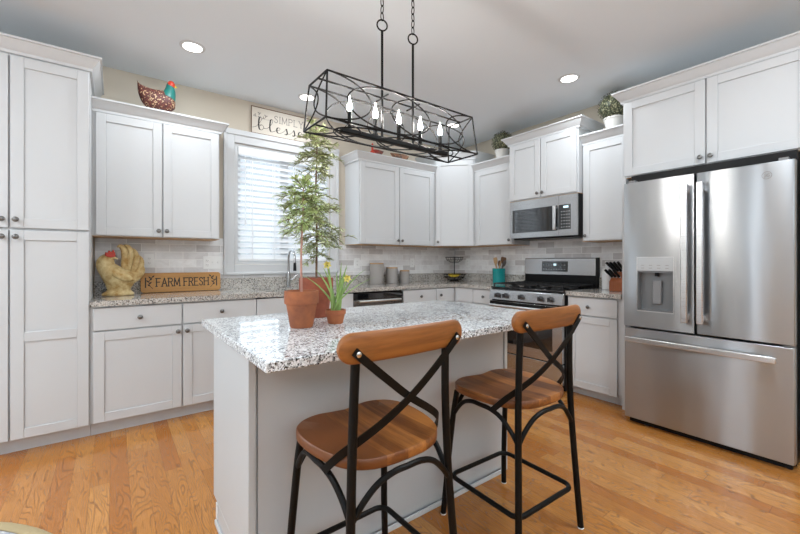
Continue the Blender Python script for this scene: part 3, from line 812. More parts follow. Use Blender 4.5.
# ------------------------------------------------------------------ island
IX0, IX1, IY0, IY1 = -3.557, -2.053, -2.845, -1.902
il = thing('kitchen_island', 'white kitchen island base with plain panels standing in the middle of the floor', 'island', (-2.8, -2.2, 0))
def isl(b, *a, **k): return b.build(*a, xf=Matrix.Translation((2.8, 2.2, 0)), parent=il, **k)
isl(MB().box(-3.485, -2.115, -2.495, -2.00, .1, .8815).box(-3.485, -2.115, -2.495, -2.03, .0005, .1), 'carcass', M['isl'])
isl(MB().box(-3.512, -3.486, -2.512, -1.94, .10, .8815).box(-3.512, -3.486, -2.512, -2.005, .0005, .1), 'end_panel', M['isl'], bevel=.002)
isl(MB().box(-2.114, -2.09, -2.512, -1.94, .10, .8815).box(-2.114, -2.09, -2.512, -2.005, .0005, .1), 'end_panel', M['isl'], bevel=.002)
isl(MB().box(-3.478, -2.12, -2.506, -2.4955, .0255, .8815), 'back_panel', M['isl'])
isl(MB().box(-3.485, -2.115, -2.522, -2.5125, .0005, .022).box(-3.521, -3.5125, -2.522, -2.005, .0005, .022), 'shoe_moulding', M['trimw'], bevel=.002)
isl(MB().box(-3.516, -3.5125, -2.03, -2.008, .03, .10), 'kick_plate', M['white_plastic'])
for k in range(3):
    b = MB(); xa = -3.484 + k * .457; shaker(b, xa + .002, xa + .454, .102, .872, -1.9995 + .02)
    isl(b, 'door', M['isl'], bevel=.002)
it = tag(MB().box(IX0, IX1, IY0, IY1, .8825, .914).build('island_worktop', M['granite'], bevel=.004), 'pale speckled granite slab with seating overhang on top of the island', 'countertop')

# ------------------------------------------------------------------ bar stools
def roundrect(hx, hy, r, n=6):
    out = []
    for cx, cy, a0 in ((hx - r, hy - r, 0), (-hx + r, hy - r, 90), (-hx + r, -hy + r, 180), (hx - r, -hy + r, 270)):
        for k in range(n + 1):
            a = R(a0 + 90 * k / n); out.append((cx + r * math.cos(a), cy + r * math.sin(a)))
    return out
def make_stool(label):
    t = thing('bar_stool', label, 'stool')
    # seat: broad at the front with a double-curved front edge, rounded at the back
    half = [(0, -.208), (.07, -.204), (.13, -.185), (.175, -.145), (.203, -.085), (.218, -.01), (.222, .06), (.213, .12), (.185, .165), (.14, .19), (.095, .195), (.05, .186), (0, .176)]
    pts = smoothpts([(x, y, 0) for x, y in half], 4)
    out = [(p.x, p.y) for p in pts] + [(-p.x, p.y) for p in pts[1:-1]][::-1]
    b = MB(); zt, zb_ = .628, .596
    def sc(o, z): return [(x * o, y * o, z) for x, y in out]
    b.ring([sc(.985, zb_), sc(1, zb_ + .004), sc(1, zt - .004), sc(.985, zt), sc(.7, zt - .003), sc(.4, zt - .006), sc(.02, zt - .007)])
    b.build('seat', M['seatwood'], t, smooth=50)
    MB().ring([[(x * .86, y * .86, z) for x, y in out] for z in (.584, .5955)]).build('seat_plate', M['stool_metal'], t)
    # legs
    r = .0132
    for s in (-1, 1):
        p = smoothpts([(s * .218, -.213, .006), (s * .204, -.203, .2), (s * .188, -.190, .46), (s * .182, -.185, .60), (s * .176, -.184, .76), (s * .172, -.188, .91)], 6)
        o = MB().tube(p, r, 12).build('leg', M['stool_metal'], t)
        MB().lathe([(.0125, 0), (.0145, .003), (.0135, .0058)], (s * .218, -.213, 0.0003), 14).build('foot_glide', M['white_plastic'], o)
        p = smoothpts([(s * .216, .212, .006), (s * .202, .200, .2), (s * .186, .178, .46), (s * .176, .162, .585)], 6)
        o = MB().tube(p, r, 12).build('leg', M['stool_metal'], t)
        MB().lathe([(.0125, 0), (.0145, .003), (.0135, .0058)], (s * .216, .212, 0.0003), 14).build('foot_glide', M['white_plastic'], o)
    # arched braces under the seat
    def leg_at(sx, sy, z):
        if sy < 0: return Vector((sx * (.188 - (z - .46) / .14 * .006), -.190 + (z - .46) / .14 * .002, z))
        return Vector((sx * (.186 - (z - .46) / .125 * .010), .178 - (z - .46) / .125 * .016, z))
    zl = .47
    for (a, c, out_) in (((-1, -1), (1, -1), (0, -1)), ((1, -1), (1, 1), (1, 0)), ((1, 1), (-1, 1), (0, 1)), ((-1, 1), (-1, -1), (-1, 0))):
        A, C = leg_at(*a, zl), leg_at(*c, zl); o_ = Vector((*out_, 0))
        pts = []
        for u, h, bl_ in ((0, 0, 0), (.10, .048, .004), (.22, .088, .010), (.36, .107, .015), (.5, .109, .017), (.64, .107, .015), (.78, .088, .010), (.90, .048, .004), (1, 0, 0)):
            pts.append(A.lerp(C, u) + Vector((0, 0, h * .985)) + o_ * bl_ - o_ * .0)
        MB().tube(smoothpts(pts, 5), .0095, 10).build('arched_brace', M['stool_metal'], t)
    # foot rail
    rr = [(x, y, .184) for x, y in roundrect(.191, .191, .042)]
    MB().tube(rr, .0105, 10, closed=True).build('foot_rail', M['stool_metal'], t)
    # back
    b = MB(); n = 44; hl = .233; hh = .043; rings = []
    for i in range(n + 1):
        u = -math.cos(PI * i / n); x = hl * u
        e = max(0.0, (abs(x) - (hl - hh)) / hh); k = max(.05, math.sqrt(max(0, 1 - e * e)))
        yb = -.199 - .016 * (1 - u * u)
        h = hh * k; d_ = .0135 * (.45 + .55 * k)
        loop = []
        for j in range(16):
            a = 2 * PI * j / 16; ca, sa = math.cos(a), math.sin(a)
            px = math.copysign(abs(ca) ** .55, ca) * d_; pz = math.copysign(abs(sa) ** .55, sa) * h
            loop.append((x, yb + px, .952 + pz))
        rings.append(loop)
    b.ring(rings); b.build('backrest', M['backwood'], t, smooth=60)
    for s in (-1, 1):
        off = -.004 if s > 0 else .004
        p = [(s * .196, -.2245, .948), (s * .168, -.226, .922), (s * .085, -.222 + off, .853), (0, -.213 + off, .785), (-s * .085, -.202, .728), (-s * .150, -.172, .680), (-s * .190, -.130, .634), (-s * .217, -.085, .582)]
        pts_ = smoothpts(p, 6); b = MB(); rings = []
        for i, q in enumerate(pts_):
            d_ = (pts_[min(i + 1, len(pts_) - 1)] - pts_[max(i - 1, 0)]).normalized()
            f_ = min(1, max(0, (i / (len(pts_) - 1) - .5) * 2))
            rad = Vector((-s * f_ * .9, -1 + .6 * f_, 0)).normalized()
            side = d_.cross(rad).normalized(); nn = side.cross(d_).normalized(); w_, t_ = .0115, .0026
            rings.append([q + side * w_ + nn * t_, q - side * w_ + nn * t_, q - side * w_ - nn * t_, q + side * w_ - nn * t_])
        b.ring(rings)
        st = b.build('cross_strap', M['stool_metal'], t)
        MB().lathe([(.008, 0), (.008, -.003), (.004, -.005)], (s * .186, -.228, .940), 12, 'y').build('bolt', M['chrome'], st)
    return t
st1 = make_stool('wooden cross-back bar stool nearest the camera, in front of the island, left of its twin')
st1.location = (-3.186, -2.782, 0); st1.rotation_euler = (0, 0, R(1))
st2 = copy_tree(st1)
st2['label'] = 'wooden cross-back bar stool at the right end of the island, nearest the refrigerator'
st2.location = (-2.436, -2.79, 0); st2.rotation_euler = (0, 0, R(-1.5))
for o in (st1, st2): o['group'] = 'bar stools at the island'

# ------------------------------------------------------------------ chandelier
ch = thing('chandelier', 'black wire cage linear chandelier with five lit candle bulbs above the island', 'chandelier', (-2.775, -2.395, 1.757))
cg = MB(); rr_ = .0042
hb, wb, ht, wt, hz = .44, .11, .424, .088, .198
def bar(b, p, q, r=rr_): b.tube([p, q], r, 8)
B4 = [(-hb, -wb, 0), (hb, -wb, 0), (hb, wb, 0), (-hb, wb, 0)]
T4 = [(-ht, -wt, hz), (ht, -wt, hz), (ht, wt, hz), (-ht, wt, hz)]
for q in (B4, T4):
    for i in range(4): bar(cg, q[i], q[(i + 1) % 4])
for i in range(4): bar(cg, B4[i], T4[i])
bar(cg, (-ht, 0, hz), (ht, 0, hz)); bar(cg, (-hb, 0, 0), (hb, 0, 0))
for x in (-.098, .088): bar(cg, (x, -.05, hz), (x, .05, hz))
cg.build('cage', M['black_metal'], ch)
def face(u, v, s):    # long face s = -1 near, 1 far;  u in -1..1, v in 0..1
    return ((hb + (ht - hb) * v) * u, s * (wb + (wt - wb) * v), hz * v)
def arcs(f):
    b = MB(); n = 40
    for c in (-.258, .258):
        b.tube([f(c + .525 * math.cos(2 * PI * k / n), .5 + .49 * math.sin(2 * PI * k / n)) for k in range(n)], 0.0033, 6, closed=True)
    for s in (-1, 1):
        b.tube([f(s * (1 - .49 * math.sin(PI * k / 24)), .5 - .5 * math.cos(PI * k / 24)) for k in range(25)], 0.0033, 6)
    return b
for s in (-1, 1): arcs(lambda u, v: face(u, v, s)).build('side_scrollwork', M['black_metal'], ch)
arcs(lambda u, v: (hb * u, wb * (2 * v - 1), 0)).build('base_scrollwork', M['black_metal'], ch)
for s in (-1, 1):
    b = MB()
    for q in (-1, 1):
        b.tube([(s * (hb + (ht - hb) * v), q * (1 - 1.2 * math.sin(PI * v)) * (wb + (wt - wb) * v), hz * v) for v in [.5 - .5 * math.cos(PI * k / 24) for k in range(25)]], 0.0033, 6)
    b.build('end_scrollwork', M['black_metal'], ch)
MB().box(-.318, .318, -.016, .016, -.008, .014).build('candle_bar', M['black_metal'], ch, bevel=.004)
for i in range(5):
    x = -.272 + i * .136
    b = MB(); b.lathe([(.013, .0142), (.013, .022), (.0095, .024), (.0095, .094)], (x, 0, 0), 14)
    cd = b.build('candle_sleeve', M['black_metal'], ch)
    MB().lathe([(.005, .095), (.0095, .101), (.0118, .110), (.0108, .119), (.006, .134), (.0025, .150), (.0006, .164)], (x, 0, 0), 14).build('bulb', M['bulb'], cd)
for x in (-.098, .088):
    rd_ = MB().tube([(x, 0, .0142), (x, 0, .515)], .006, 10).build('rod', M['black_metal'], ch)
    ang = R(-20)
    MB().tube([(x + .0245 * math.cos(a) * math.cos(ang), .0245 * math.cos(a) * math.sin(ang), .541 + .0255 * math.sin(a)) for a in [2 * PI * k / 24 for k in range(24)]], .0036, 8, closed=True).build('ring', M['black_metal'], rd_)
    b = MB(); z = .582; k = 0
    while z < .985:
        dx, dy = (math.cos(ang + .5), math.sin(ang + .5)) if k % 2 == 0 else (-math.sin(ang + .5), math.cos(ang + .5))
        b.tube([(x + .0085 * math.cos(a) * dx, .0085 * math.cos(a) * dy, z + .0195 * math.sin(a)) for a in [2 * PI * j / 16 for j in range(16)]], .0024, 6, closed=True)
        z += .0335; k += 1
    b.build('chain', M['black_metal'], ch)
MB().box(-.16, .15, -.05, .05, CEIL - 1.757 - .022, CEIL - 1.757 - .0005).build('canopy', M['black_metal'], ch, bevel=.004)

# ------------------------------------------------------------------ recessed lights
for lab, (x, y) in (('round recessed ceiling light in front of the left wall cabinet with the hen', (-3.424, -.744)),
                    ('round recessed ceiling light just above the cream word sign over the window', (-2.407, -.435)),
                    ('round recessed ceiling light in front of the cabinets above the microwave', (-.766, -2.14)),
                    ('round recessed ceiling light in front of the corner wall cabinet, seen through the chandelier', (-.758, -.736))):
    t = thing('recessed_light', lab, 'light', (x, y, CEIL), group='recessed ceiling lights')
    b = MB(); n = 32
    prof = [(.068, -.0005), (.085, -.0005), (.085, -.004), (.072, -.008), (.064, -.008)]
    b.ring([[(r * math.cos(2 * PI * k / n), r * math.sin(2 * PI * k / n), z) for k in range(n)] for r, z in prof], cap=False)
    b.build('trim_ring', M['trimw'], t)
    MB().lathe([(.066, -.0035), (.066, -.0065)], (0, 0, 0), 32).build('diffuser', M['diffuser'], t)
    d = bpy.data.lights.new('recessed_lamp', 'AREA'); d.shape = 'DISK'; d.size = .12; d.energy = 3.4 if (x > -1 and y > -1) else (4.0 if y > -.5 else 6.8); d.color = LAMP
    o = bpy.data.objects.new('recessed_lamp', d); COL.objects.link(o); o.parent = t; o.location = (0, 0, -.0085)

# ------------------------------------------------------------------ lettering
SER = .09
GL = {  # polylines in a box 1 high; (width, strokes, serif feet)
 'F': (.56, [[(0, 0), (0, 1)], [(0, 1), (.56, 1)], [(0, .53), (.42, .53)]], [(0, 0), (0, 1)]),
 'A': (.74, [[(0, 0), (.37, 1)], [(.37, 1), (.74, 0)], [(.14, .36), (.60, .36)]], [(0, 0), (.74, 0)]),
 'R': (.62, [[(0, 0), (0, 1)], [(0, 1), (.34, 1), (.52, .93), (.58, .77), (.52, .60), (.34, .53), (0, .53)], [(.30, .53), (.62, 0)]], [(0, 0), (0, 1), (.62, 0)]),
 'M': (.84, [[(0, 0), (.06, 1)], [(.06, 1), (.42, .12)], [(.42, .12), (.78, 1)], [(.78, 1), (.84, 0)]], [(0, 0), (.84, 0)]),
 'E': (.56, [[(0, 0), (0, 1)], [(0, 1), (.54, 1)], [(0, .53), (.42, .53)], [(0, 0), (.56, 0)]], [(0, 0), (0, 1)]),
 'S': (.52, [[(.50, .84), (.40, .97), (.25, 1), (.08, .93), (.03, .77), (.12, .61), (.38, .47), (.50, .30), (.46, .09), (.28, 0), (.12, .03), (0, .17)]], []),
 'H': (.68, [[(0, 0), (0, 1)], [(.68, 0), (.68, 1)], [(0, .52), (.68, .52)]], [(0, 0), (0, 1), (.68, 0), (.68, 1)]),
 'I': (.08, [[(.04, 0), (.04, 1)]], [(.04, 0), (.04, 1)]),
 'P': (.58, [[(0, 0), (0, 1)], [(0, 1), (.34, 1), (.52, .93), (.58, .76), (.52, .58), (.34, .50), (0, .50)]], [(0, 0), (0, 1)]),
 'L': (.54, [[(0, 0), (0, 1)], [(0, 0), (.54, 0)]], [(0, 0), (0, 1)]),
 'Y': (.70, [[(0, 1), (.35, .48)], [(.70, 1), (.35, .48)], [(.35, .48), (.35, 0)]], [(.35, 0), (0, 1), (.70, 1)]),
}
def stroke(b, pts, w, y, z0=0, x0=0, h=1.0, sx=None):
    """flat raised stroke in the x-z plane facing -y"""
    sx = sx or h
    P = [Vector((x0 + p[0] * sx, z0 + p[1] * h)) for p in pts]; rings = []
    for i, p in enumerate(P):
        d = (P[min(i + 1, len(P) - 1)] - P[max(i - 1, 0)]); d.normalize(); nrm = Vector((-d.y, d.x))
        ww = w[i] if isinstance(w, list) else w
        e = d * (w / 2 if not isinstance(w, list) else 0)
        q = p - e if i == 0 else (p + e if i == len(P) - 1 else p)
        a, c = q + nrm * ww / 2, q - nrm * ww / 2
        rings.append([(a.x, y, a.y), (c.x, y, c.y), (c.x, y + .0012, c.y), (a.x, y + .0012, a.y)])
    b.ring(rings)
def word(b, text, x, z, h, w, y, gap=.24, xs=1.0, serif=True):
    for chh in text:
        if chh == ' ': x += h * .42 * xs; continue
        wd, strokes, feet = GL[chh]
        for s_ in strokes:
            s2 = [(p.x, p.y) for p in smoothpts([(q[0], q[1], 0) for q in s_], 4)] if len(s_) > 3 else s_
            stroke(b, s2, w, y, z, x, h, h * xs)
        if serif:
            for fx, fz in feet: stroke(b, [(fx - .09 / xs, fz), (fx + .09 / xs, fz)], w * .75, y, z, x, h, h * xs)
        x += (wd + gap) * h * xs
    return x

# FARM FRESH board leaning on the upstand
fs = thing('wooden_sign', 'oak plank sign with black FARM FRESH lettering leaning on the upstand beside the rooster', 'sign', (-3.40, -.056, CT1 + .001))
fs.rotation_euler = (R(-6), 0, 0)
sw, sh = .306, .165
op = [(x, z + sh / 2) for x, z in roundrect(sw, sh / 2, .022, 5)]
b = MB(); b.prism_y(op, -.016, .002); b.build('board', M['signwood'], fs, bevel=.003)
b = MB(); yy = -.0175
wtot = word(MB(), 'FARM FRESH', 0, 0, .068, .01, yy, .25, .72)
word(b, 'FARM FRESH', -wtot / 2 + .010, .050, .068, .0080, yy, .25, .72)
for s in (-1, 1):
    stroke(b, [(s * .272, .045), (s * .272, .122)], .009, yy)
    stem = smoothpts([(s * .222, .032, 0), (s * .243, .06, 0), (s * .247, .095, 0), (s * .222, .135, 0)], 5)
    stroke(b, [(p.x, p.y) for p in stem], .004, yy)
    for k, (q, dx) in enumerate(((4, 1), (7, -1), (9, 1), (11, -1), (13, 1), (14, -1))):
        p = stem[q]; L_ = .02
        pts = [(p.x, p.y), (p.x + s * dx * L_ * .45, p.y + L_ * .35), (p.x + s * dx * L_ * .9, p.y + L_ * .85)]
        b2 = [(a, c) for a, c in pts]; stroke(b, b2, [.003, .013, .002], yy)
b.build('lettering', M['ink'], fs)

# SIMPLY blessed board on the window casing
bs_ = thing('word_sign', 'cream board reading SIMPLY blessed standing on top of the window casing', 'sign', (-2.466, -.012, WZ1 + .1255))
bw, bh = .336, .268
MB().box(-bw, bw, -.008, .004, .008, bh - .008).build('board', M['boardwhite'], bs_)
b = MB(); b.box(-bw - .003, -bw, -.010, .006, 0, bh).box(bw, bw + .003, -.010, .006, 0, bh).box(-bw, bw, -.010, .006, 0, .0075).box(-bw, bw, -.010, .006, bh - .0075, bh)
b.build('frame', M['darkwood'], bs_)
b = MB(); yy = -.0095
word(b, 'SIMPLY', -.112, .148, .066, .0062, yy, .34, .92)
b.build('capital_lettering', M['greyink'], bs_)
b = MB()
def script(pts, w=.0105):
    pp = smoothpts([(x, z, 0) for x, z in pts], 6)
    ws = []
    for i, p in enumerate(pp):
        d = pp[min(i + 1, len(pp) - 1)] - pp[max(i - 1, 0)]
        ws.append(w * (.35 + .75 * abs(d.normalized().y) if d.y < 0 else .42 * w / w))
        ws[-1] = w * (1.15 * abs(d.normalized().y)) + .0022 if d.y < 0 else .0034
    stroke(b, [(p.x, p.y) for p in pp], ws, yy)
X = -.30
script([(-.33, .055), (-.29, .075), (-.248, .135), (-.243, .165), (-.258, .168), (-.268, .135), (-.268, .07), (-.255, .045), (-.232, .05), (-.222, .075), (-.235, .095), (-.258, .088)])
script([(-.225, .07), (-.19, .068), (-.150, .11), (-.130, .155), (-.138, .17), (-.153, .155), (-.160, .09), (-.152, .05), (-.13, .048), (-.10, .065)])
script([(-.10, .065), (-.068, .075), (-.055, .093), (-.072, .102), (-.088, .085), (-.085, .055), (-.062, .045), (-.03, .06)])
for q in (-.03, .05): script([(q, .06), (q + .025, .085), (q + .038, .106), (q + .046, .085), (q + .05, .058), (q + .036, .044), (q + .022, .05), (q + .048, .052), (q + .08, .06)])
script([(.13, .06), (.162, .075), (.175, .093), (.158, .102), (.142, .085), (.145, .055), (.168, .045), (.20, .06)])
script([(.262, .09), (.245, .103), (.222, .095), (.212, .068), (.225, .048), (.248, .058), (.268, .11), (.285, .172), (.272, .10), (.272, .058), (.288, .045), (.318, .06)])
b.build('script_lettering', M['ink'], bs_)
b = MB()
for cx, cz in ((-.305, .178), (-.265, .205), (-.262, .165), (-.222, .165), (-.20, .19)):
    for k in range(3):
        a = k * 2.1 + cx * 30
        stroke(b, [(cx, cz), (cx + .010 * math.cos(a), cz + .010 * math.sin(a)), (cx + .018 * math.cos(a), cz + .018 * math.sin(a))], [.003, .011, .003], yy)
stroke(b, [(-.20, .155), (-.17, .158), (-.15, .165)], .0025, yy)
b.build('sprig_motif', M['greyink'], bs_)

# ------------------------------------------------------------------ outlets and switches
def outlet(lab, x, y, z, rz, gang=1, kinds='o', cat='outlet', nm='wall_outlet'):
    t = thing(nm, lab, cat, (x, y, z), rz); w = .035 + .023 * (gang - 1)
    MB().box(-w, w, -.006, -.0005, -.058, .058).build('cover_plate', M['white_plastic'], t, bevel=.002)
    for g in range(gang):
        cx = (g - (gang - 1) / 2) * .046
        k = kinds[g]
        if k == 'o':
            for dz in (-.02, .02):
                s_ = MB().box(cx - .015, cx + .015, -.0085, -.0062, dz - .0135, dz + .0135).build('socket', M['white_plastic'], t, bevel=.003)
                b = MB(); b.box(cx - .007, cx - .005, -.009, -.0086, dz - .004, dz + .006).box(cx + .005, cx + .007, -.009, -.0086, dz - .004, dz + .006).box(cx - .0015, cx + .0015, -.009, -.0086, dz - .010, dz - .007)
                b.build('slots', M['ink'], s_)
        else:
            MB().box(cx - .006, cx + .006, -.015, -.0062, -.004, .012).build('toggle', M['white_plastic'], t)
outlet('white duplex wall outlet between the rooster and the FARM FRESH sign', -3.644, -.0085, 1.19, 0)
outlet('white three-gang wall plate above the right end of the FARM FRESH plank sign', -3.15, -.0085, 1.172, 0, 3, 'oss')
outlet('white wall outlet on the tiles left of the grey canisters', -1.607, -.0085, 1.165, 0)
outlet('white wall outlet on the tiles right of the grey canisters', -.782, -.0085, 1.165, 0)
outlet('white wall outlet on the tiles behind the two-tier fruit basket', -.0085, -.27, 1.165, RZ)

# ------------------------------------------------------------------ rooster, hen and other ornaments
def skin_body(name, m, parent, joints, edges, sub=2):
    me = bpy.data.meshes.new(name); me.from_pydata([j[0] for j in joints], edges, [])
    o = bpy.data.objects.new(name, me); COL.objects.link(o); o.parent = parent
    o.modifiers.new('skin', 'SKIN')
    sv = me.skin_vertices[0].data
    for i, j in enumerate(joints):
        r = j[1]; sv[i].radius = r if isinstance(r, tuple) else (r, r)
        sv[i].use_root = (i == 0)
    q = o.modifiers.new('sub', 'SUBSURF'); q.levels = sub; q.render_levels = sub
    # bake it to a plain mesh
    dg = bpy.context.evaluated_depsgraph_get(); ev = o.evaluated_get(dg)
    nm = bpy.data.meshes.new_from_object(ev); o.modifiers.clear(); o.data = nm
    nm.polygons.foreach_set('use_smooth', [True] * len(nm.polygons)); nm.materials.clear(); nm.materials.append(m)
    return o
ro = thing('ceramic_rooster', 'cream and mustard ceramic rooster with red comb on the worktop beside the pantry', 'rooster ornament', (-3.858, -.19, CT1 + .001))
ro.rotation_euler = (0, 0, R(8)); ro.scale = (.87, .87, .87)
secs = [(-.112, .116, 0, .085), (-.120, .124, .010, .09), (-.112, .116, .024, .084), (-.086, .098, .040, .066), (-.078, .094, .058, .062), (-.092, .118, .10, .078), (-.112, .136, .145, .088), (-.130, .130, .19, .086), (-.146, .085, .225, .076), (-.155, .020, .255, .064), (-.158, -.022, .285, .054), (-.150, -.026, .315, .046), (-.130, -.022, .345, .038), (-.100, -.026, .366, .026), (-.075, -.045, .376, .010)]
rings = []
for xl, xr, z, hy in secs:
    rings.append([((xl + xr) / 2 + (xr - xl) / 2 * math.cos(2 * PI * k / 28), hy * math.sin(2 * PI * k / 28), z) for k in range(28)])
bd = MB().ring(rings).build('body', M['rooster'], ro, smooth=60)
comb = [(-.098, .355), (-.095, .385), (-.080, .378), (-.070, .402), (-.055, .385), (-.038, .408), (-.026, .378), (-.022, .345), (-.050, .338), (-.080, .342)]
MB().prism_y(comb, -.046, -.022).build('comb', M['red'], bd, bevel=.004)
MB().tube([(-.040, -.030, .338), (-.018, -.040, .330), (-.006, -.044, .322)], [.013, .008, .002], 10).build('beak', M['rooster'], bd)
def plume(pts, rad, th):
    pp = smoothpts(pts, 6); rr2 = smoothpts([(r, 0, 0) for r in rad], 6); rings = []
    for i, p in enumerate(pp):
        d = (pp[min(i + 1, len(pp) - 1)] - pp[max(i - 1, 0)]).normalized(); side = Vector((0, 1, 0)).cross(d).normalized(); r = max(.002, rr2[i].x)
        rings.append([p + side * r * math.cos(2 * PI * k / 14) + Vector((0, 1, 0)) * th * min(1, r / .012) * math.sin(2 * PI * k / 14) for k in range(14)])
    return MB().ring(rings)
for pts, rad, th in (
    ([(.055, 0, .17), (.050, 0, .26), (.052, 0, .34), (.044, 0, .405), (.018, 0, .440), (-.006, 0, .432)], [.034, .030, .028, .025, .018, .005], .026),
    ([(.075, .008, .16), (.082, .008, .26), (.094, .006, .33), (.096, .004, .39), (.076, .002, .435), (.045, 0, .452)], [.032, .028, .026, .024, .018, .006], .024),
    ([(.085, -.010, .14), (.112, -.010, .215), (.132, -.008, .285), (.140, -.004, .345), (.126, 0, .395), (.10, 0, .425)], [.030, .026, .025, .022, .016, .005], .022),
    ([(.095, -.020, .13), (.136, -.018, .18), (.164, -.012, .235), (.178, -.008, .285), (.176, -.004, .325), (.158, 0, .36)], [.026, .024, .024, .020, .014, .004], .020),
    ([(.10, -.026, .12), (.140, -.024, .15), (.172, -.02, .185), (.188, -.016, .225), (.190, -.014, .26)], [.022, .022, .020, .015, .004], .018)):
    plume(pts, rad, th).build('tail_feather', M['rooster'], ro, smooth=60)
for q in (-1, 1):
    plume([(-.05, q * .080, .20), (.01, q * .092, .175), (.07, q * .084, .15), (.118, q * .06, .135)], [.020, .036, .028, .006], .014).build('wing', M['rooster'], ro, smooth=60)

he = thing('hen_ornament', 'dark speckled hen ornament with teal neck and red face on the left wall cabinet', 'hen ornament', (-3.600, -.30, 2.371)); he.scale = (1.18, 1.1, 1.35)
bp_ = smoothpts([(-.118, 0, .158), (-.112, 0, .12), (-.085, 0, .085), (-.03, 0, .066), (.03, 0, .068), (.075, 0, .075), (.098, 0, .062)], 5)
br_ = smoothpts([(.006, 0, 0), (.030, 0, 0), (.052, 0, 0), (.064, 0, 0), (.066, 0, 0), (.056, 0, 0), (.022, 0, 0)], 5)
rings = []
for p, q in zip(bp_, br_):
    r = max(.003, q.x); rings.append([(p.x, .72 * r * math.cos(2 * PI * k / 20), max(.0, p.z + r * math.sin(2 * PI * k / 20))) for k in range(20)])
MB().ring(rings).build('body', M['henbody'], he, smooth=70)
MB().tube(smoothpts([(.055, 0, .095), (.066, 0, .13), (.068, 0, .16), (.066, 0, .182)], 4), [.046, .0445, .042, .039, .036, .0335, .031, .0285, .026, .024, .022, .020, .018], 16).build('neck', M['hen_teal'], he, smooth=60)
fc = MB().ball((.074, -.004, .178), .024, 14, 9, (1, .9, 1)).build('face', M['red'], he, smooth=60)
MB().tube([(.094, -.006, .172), (.112, -.008, .166)], [.007, .001], 8).build('beak', M['banana'], fc)

# small ornaments on the wall cabinet right of the window
t = thing('bird_ornament', 'small red and black bird ornament on the cabinet right of the window', 'ornament', (-1.56, -.27, 2.371))
MB().lathe([(.02, 0), (.032, .004), (.034, .03), (.02, .05), (.012, .062), (.012, .10), (.016, .112), (.010, .132), (.003, .14)], (0, 0, 0), 14).build('neck', M['red'], t)
rings = []
for u, r, z in ((.0, .02, .05), (.04, .034, .046), (.08, .036, .045), (.12, .024, .052), (.15, .006, .07)):
    rings.append([(u, .8 * r * math.cos(2 * PI * k / 14), max(0, z + r * math.sin(2 * PI * k / 14))) for k in range(14)])
M['redblack'] = m_rand('red_black_glaze', [(0.30, 0.03, 0.02), (0.03, 0.02, 0.02), (0.22, 0.05, 0.03)], 40)
MB().ring(rings).build('body', M['redblack'], t, smooth=60)
t = thing('hen_ornament', 'low brown hen-shaped wooden ornament on the cabinet right of the window', 'ornament', (-1.17, -.27, 2.371))
rings = []
for u, r, z in ((-.14, .006, .07), (-.10, .026, .052), (-.03, .04, .045), (.05, .042, .046), (.10, .028, .058), (.125, .012, .07)):
    rings.append([(u, .8 * r * math.cos(2 * PI * k / 14), max(0, z + r * math.sin(2 * PI * k / 14))) for k in range(14)])
M['brownglaze'] = m_rand('brown_wood_pieces', [(0.22, 0.09, 0.04), (0.10, 0.05, 0.03), (0.30, 0.15, 0.08)], 35)
MB().ring(rings).build('body', M['brownglaze'], t, smooth=60)

# clipped boxwood balls
def boxwood(lab, x, y, z, r, seed):
    rnd = random.Random(seed)
    t = thing('boxwood_topiary', lab, 'plant', (x, y, z), group='boxwood balls on the wall cabinets')
    MB().lathe([(.055, 0), (.06, .004), (.082, .10), (.088, .103), (.088, .118), (.078, .118), (.07, .09), (.02, .09)], (0, 0, 0), 28).build('pot', M['potwhite'], t)
    b = MB(); b.ball((0, 0, .115 + r * .78), r * .88, 20, 14)
    for i in range(900):
        zz = rnd.uniform(-1, 1); a = rnd.uniform(0, 2 * PI); q = math.sqrt(1 - zz * zz); nrm = Vector((q * math.cos(a), q * math.sin(a), zz))
        p = Vector((0, 0, .115 + r * .78)) + nrm * r * rnd.uniform(.86, 1.0)
        if p.z < .112: continue
        u = nrm.orthogonal().normalized(); u.rotate(Matrix.Rotation(rnd.uniform(0, 6.28), 3, nrm)); w_ = nrm.cross(u); L_ = rnd.uniform(.010, .016)
        tip = p + u * L_ + nrm * L_ * .6
        b.poly([p, p + u * L_ * .5 + w_ * L_ * .35 + nrm * L_ * .3, tip, p + u * L_ * .5 - w_ * L_ * .35 + nrm * L_ * .3])
    b.build('clipped_foliage', M['box'], t)
boxwood('clipped boxwood ball in a white pot between the corner cabinet and microwave cabinet', -.23, -1.02, 2.371, .125, 1)
boxwood('clipped boxwood ball in a white pot on the cabinet beside the refrigerator cabinet', -.24, -2.275, 2.371, .135, 2)

# ------------------------------------------------------------------ worktop items
for lab, px_, yy, r, h in (('tallest of the three ribbed grey canisters, nearest the sink', -1.41, -.13, .082, .238), ('middle-sized ribbed grey canister between the tall and short ones', -1.19, -.13, .070, .186), ('shortest of the three ribbed grey canisters, nearest the corner', -.995, -.13, .060, .148)):
    t = thing('canister', lab, 'canister', (px_, yy, CT1 + .0006), group='grey canisters')
    MB().lathe([(r * .96, 0), (r, .006), (r, h - .012), (r * .97, h - .008)], (0, 0, 0), 28).build('body', M['canister'], t)
    MB().lathe([(r * .99, h - .0078), (r * 1.0, h - .004), (r * .98, h + .006), (r * .5, h + .008)], (0, 0, 0), 28).build('lid', M['spoonwood'], t)

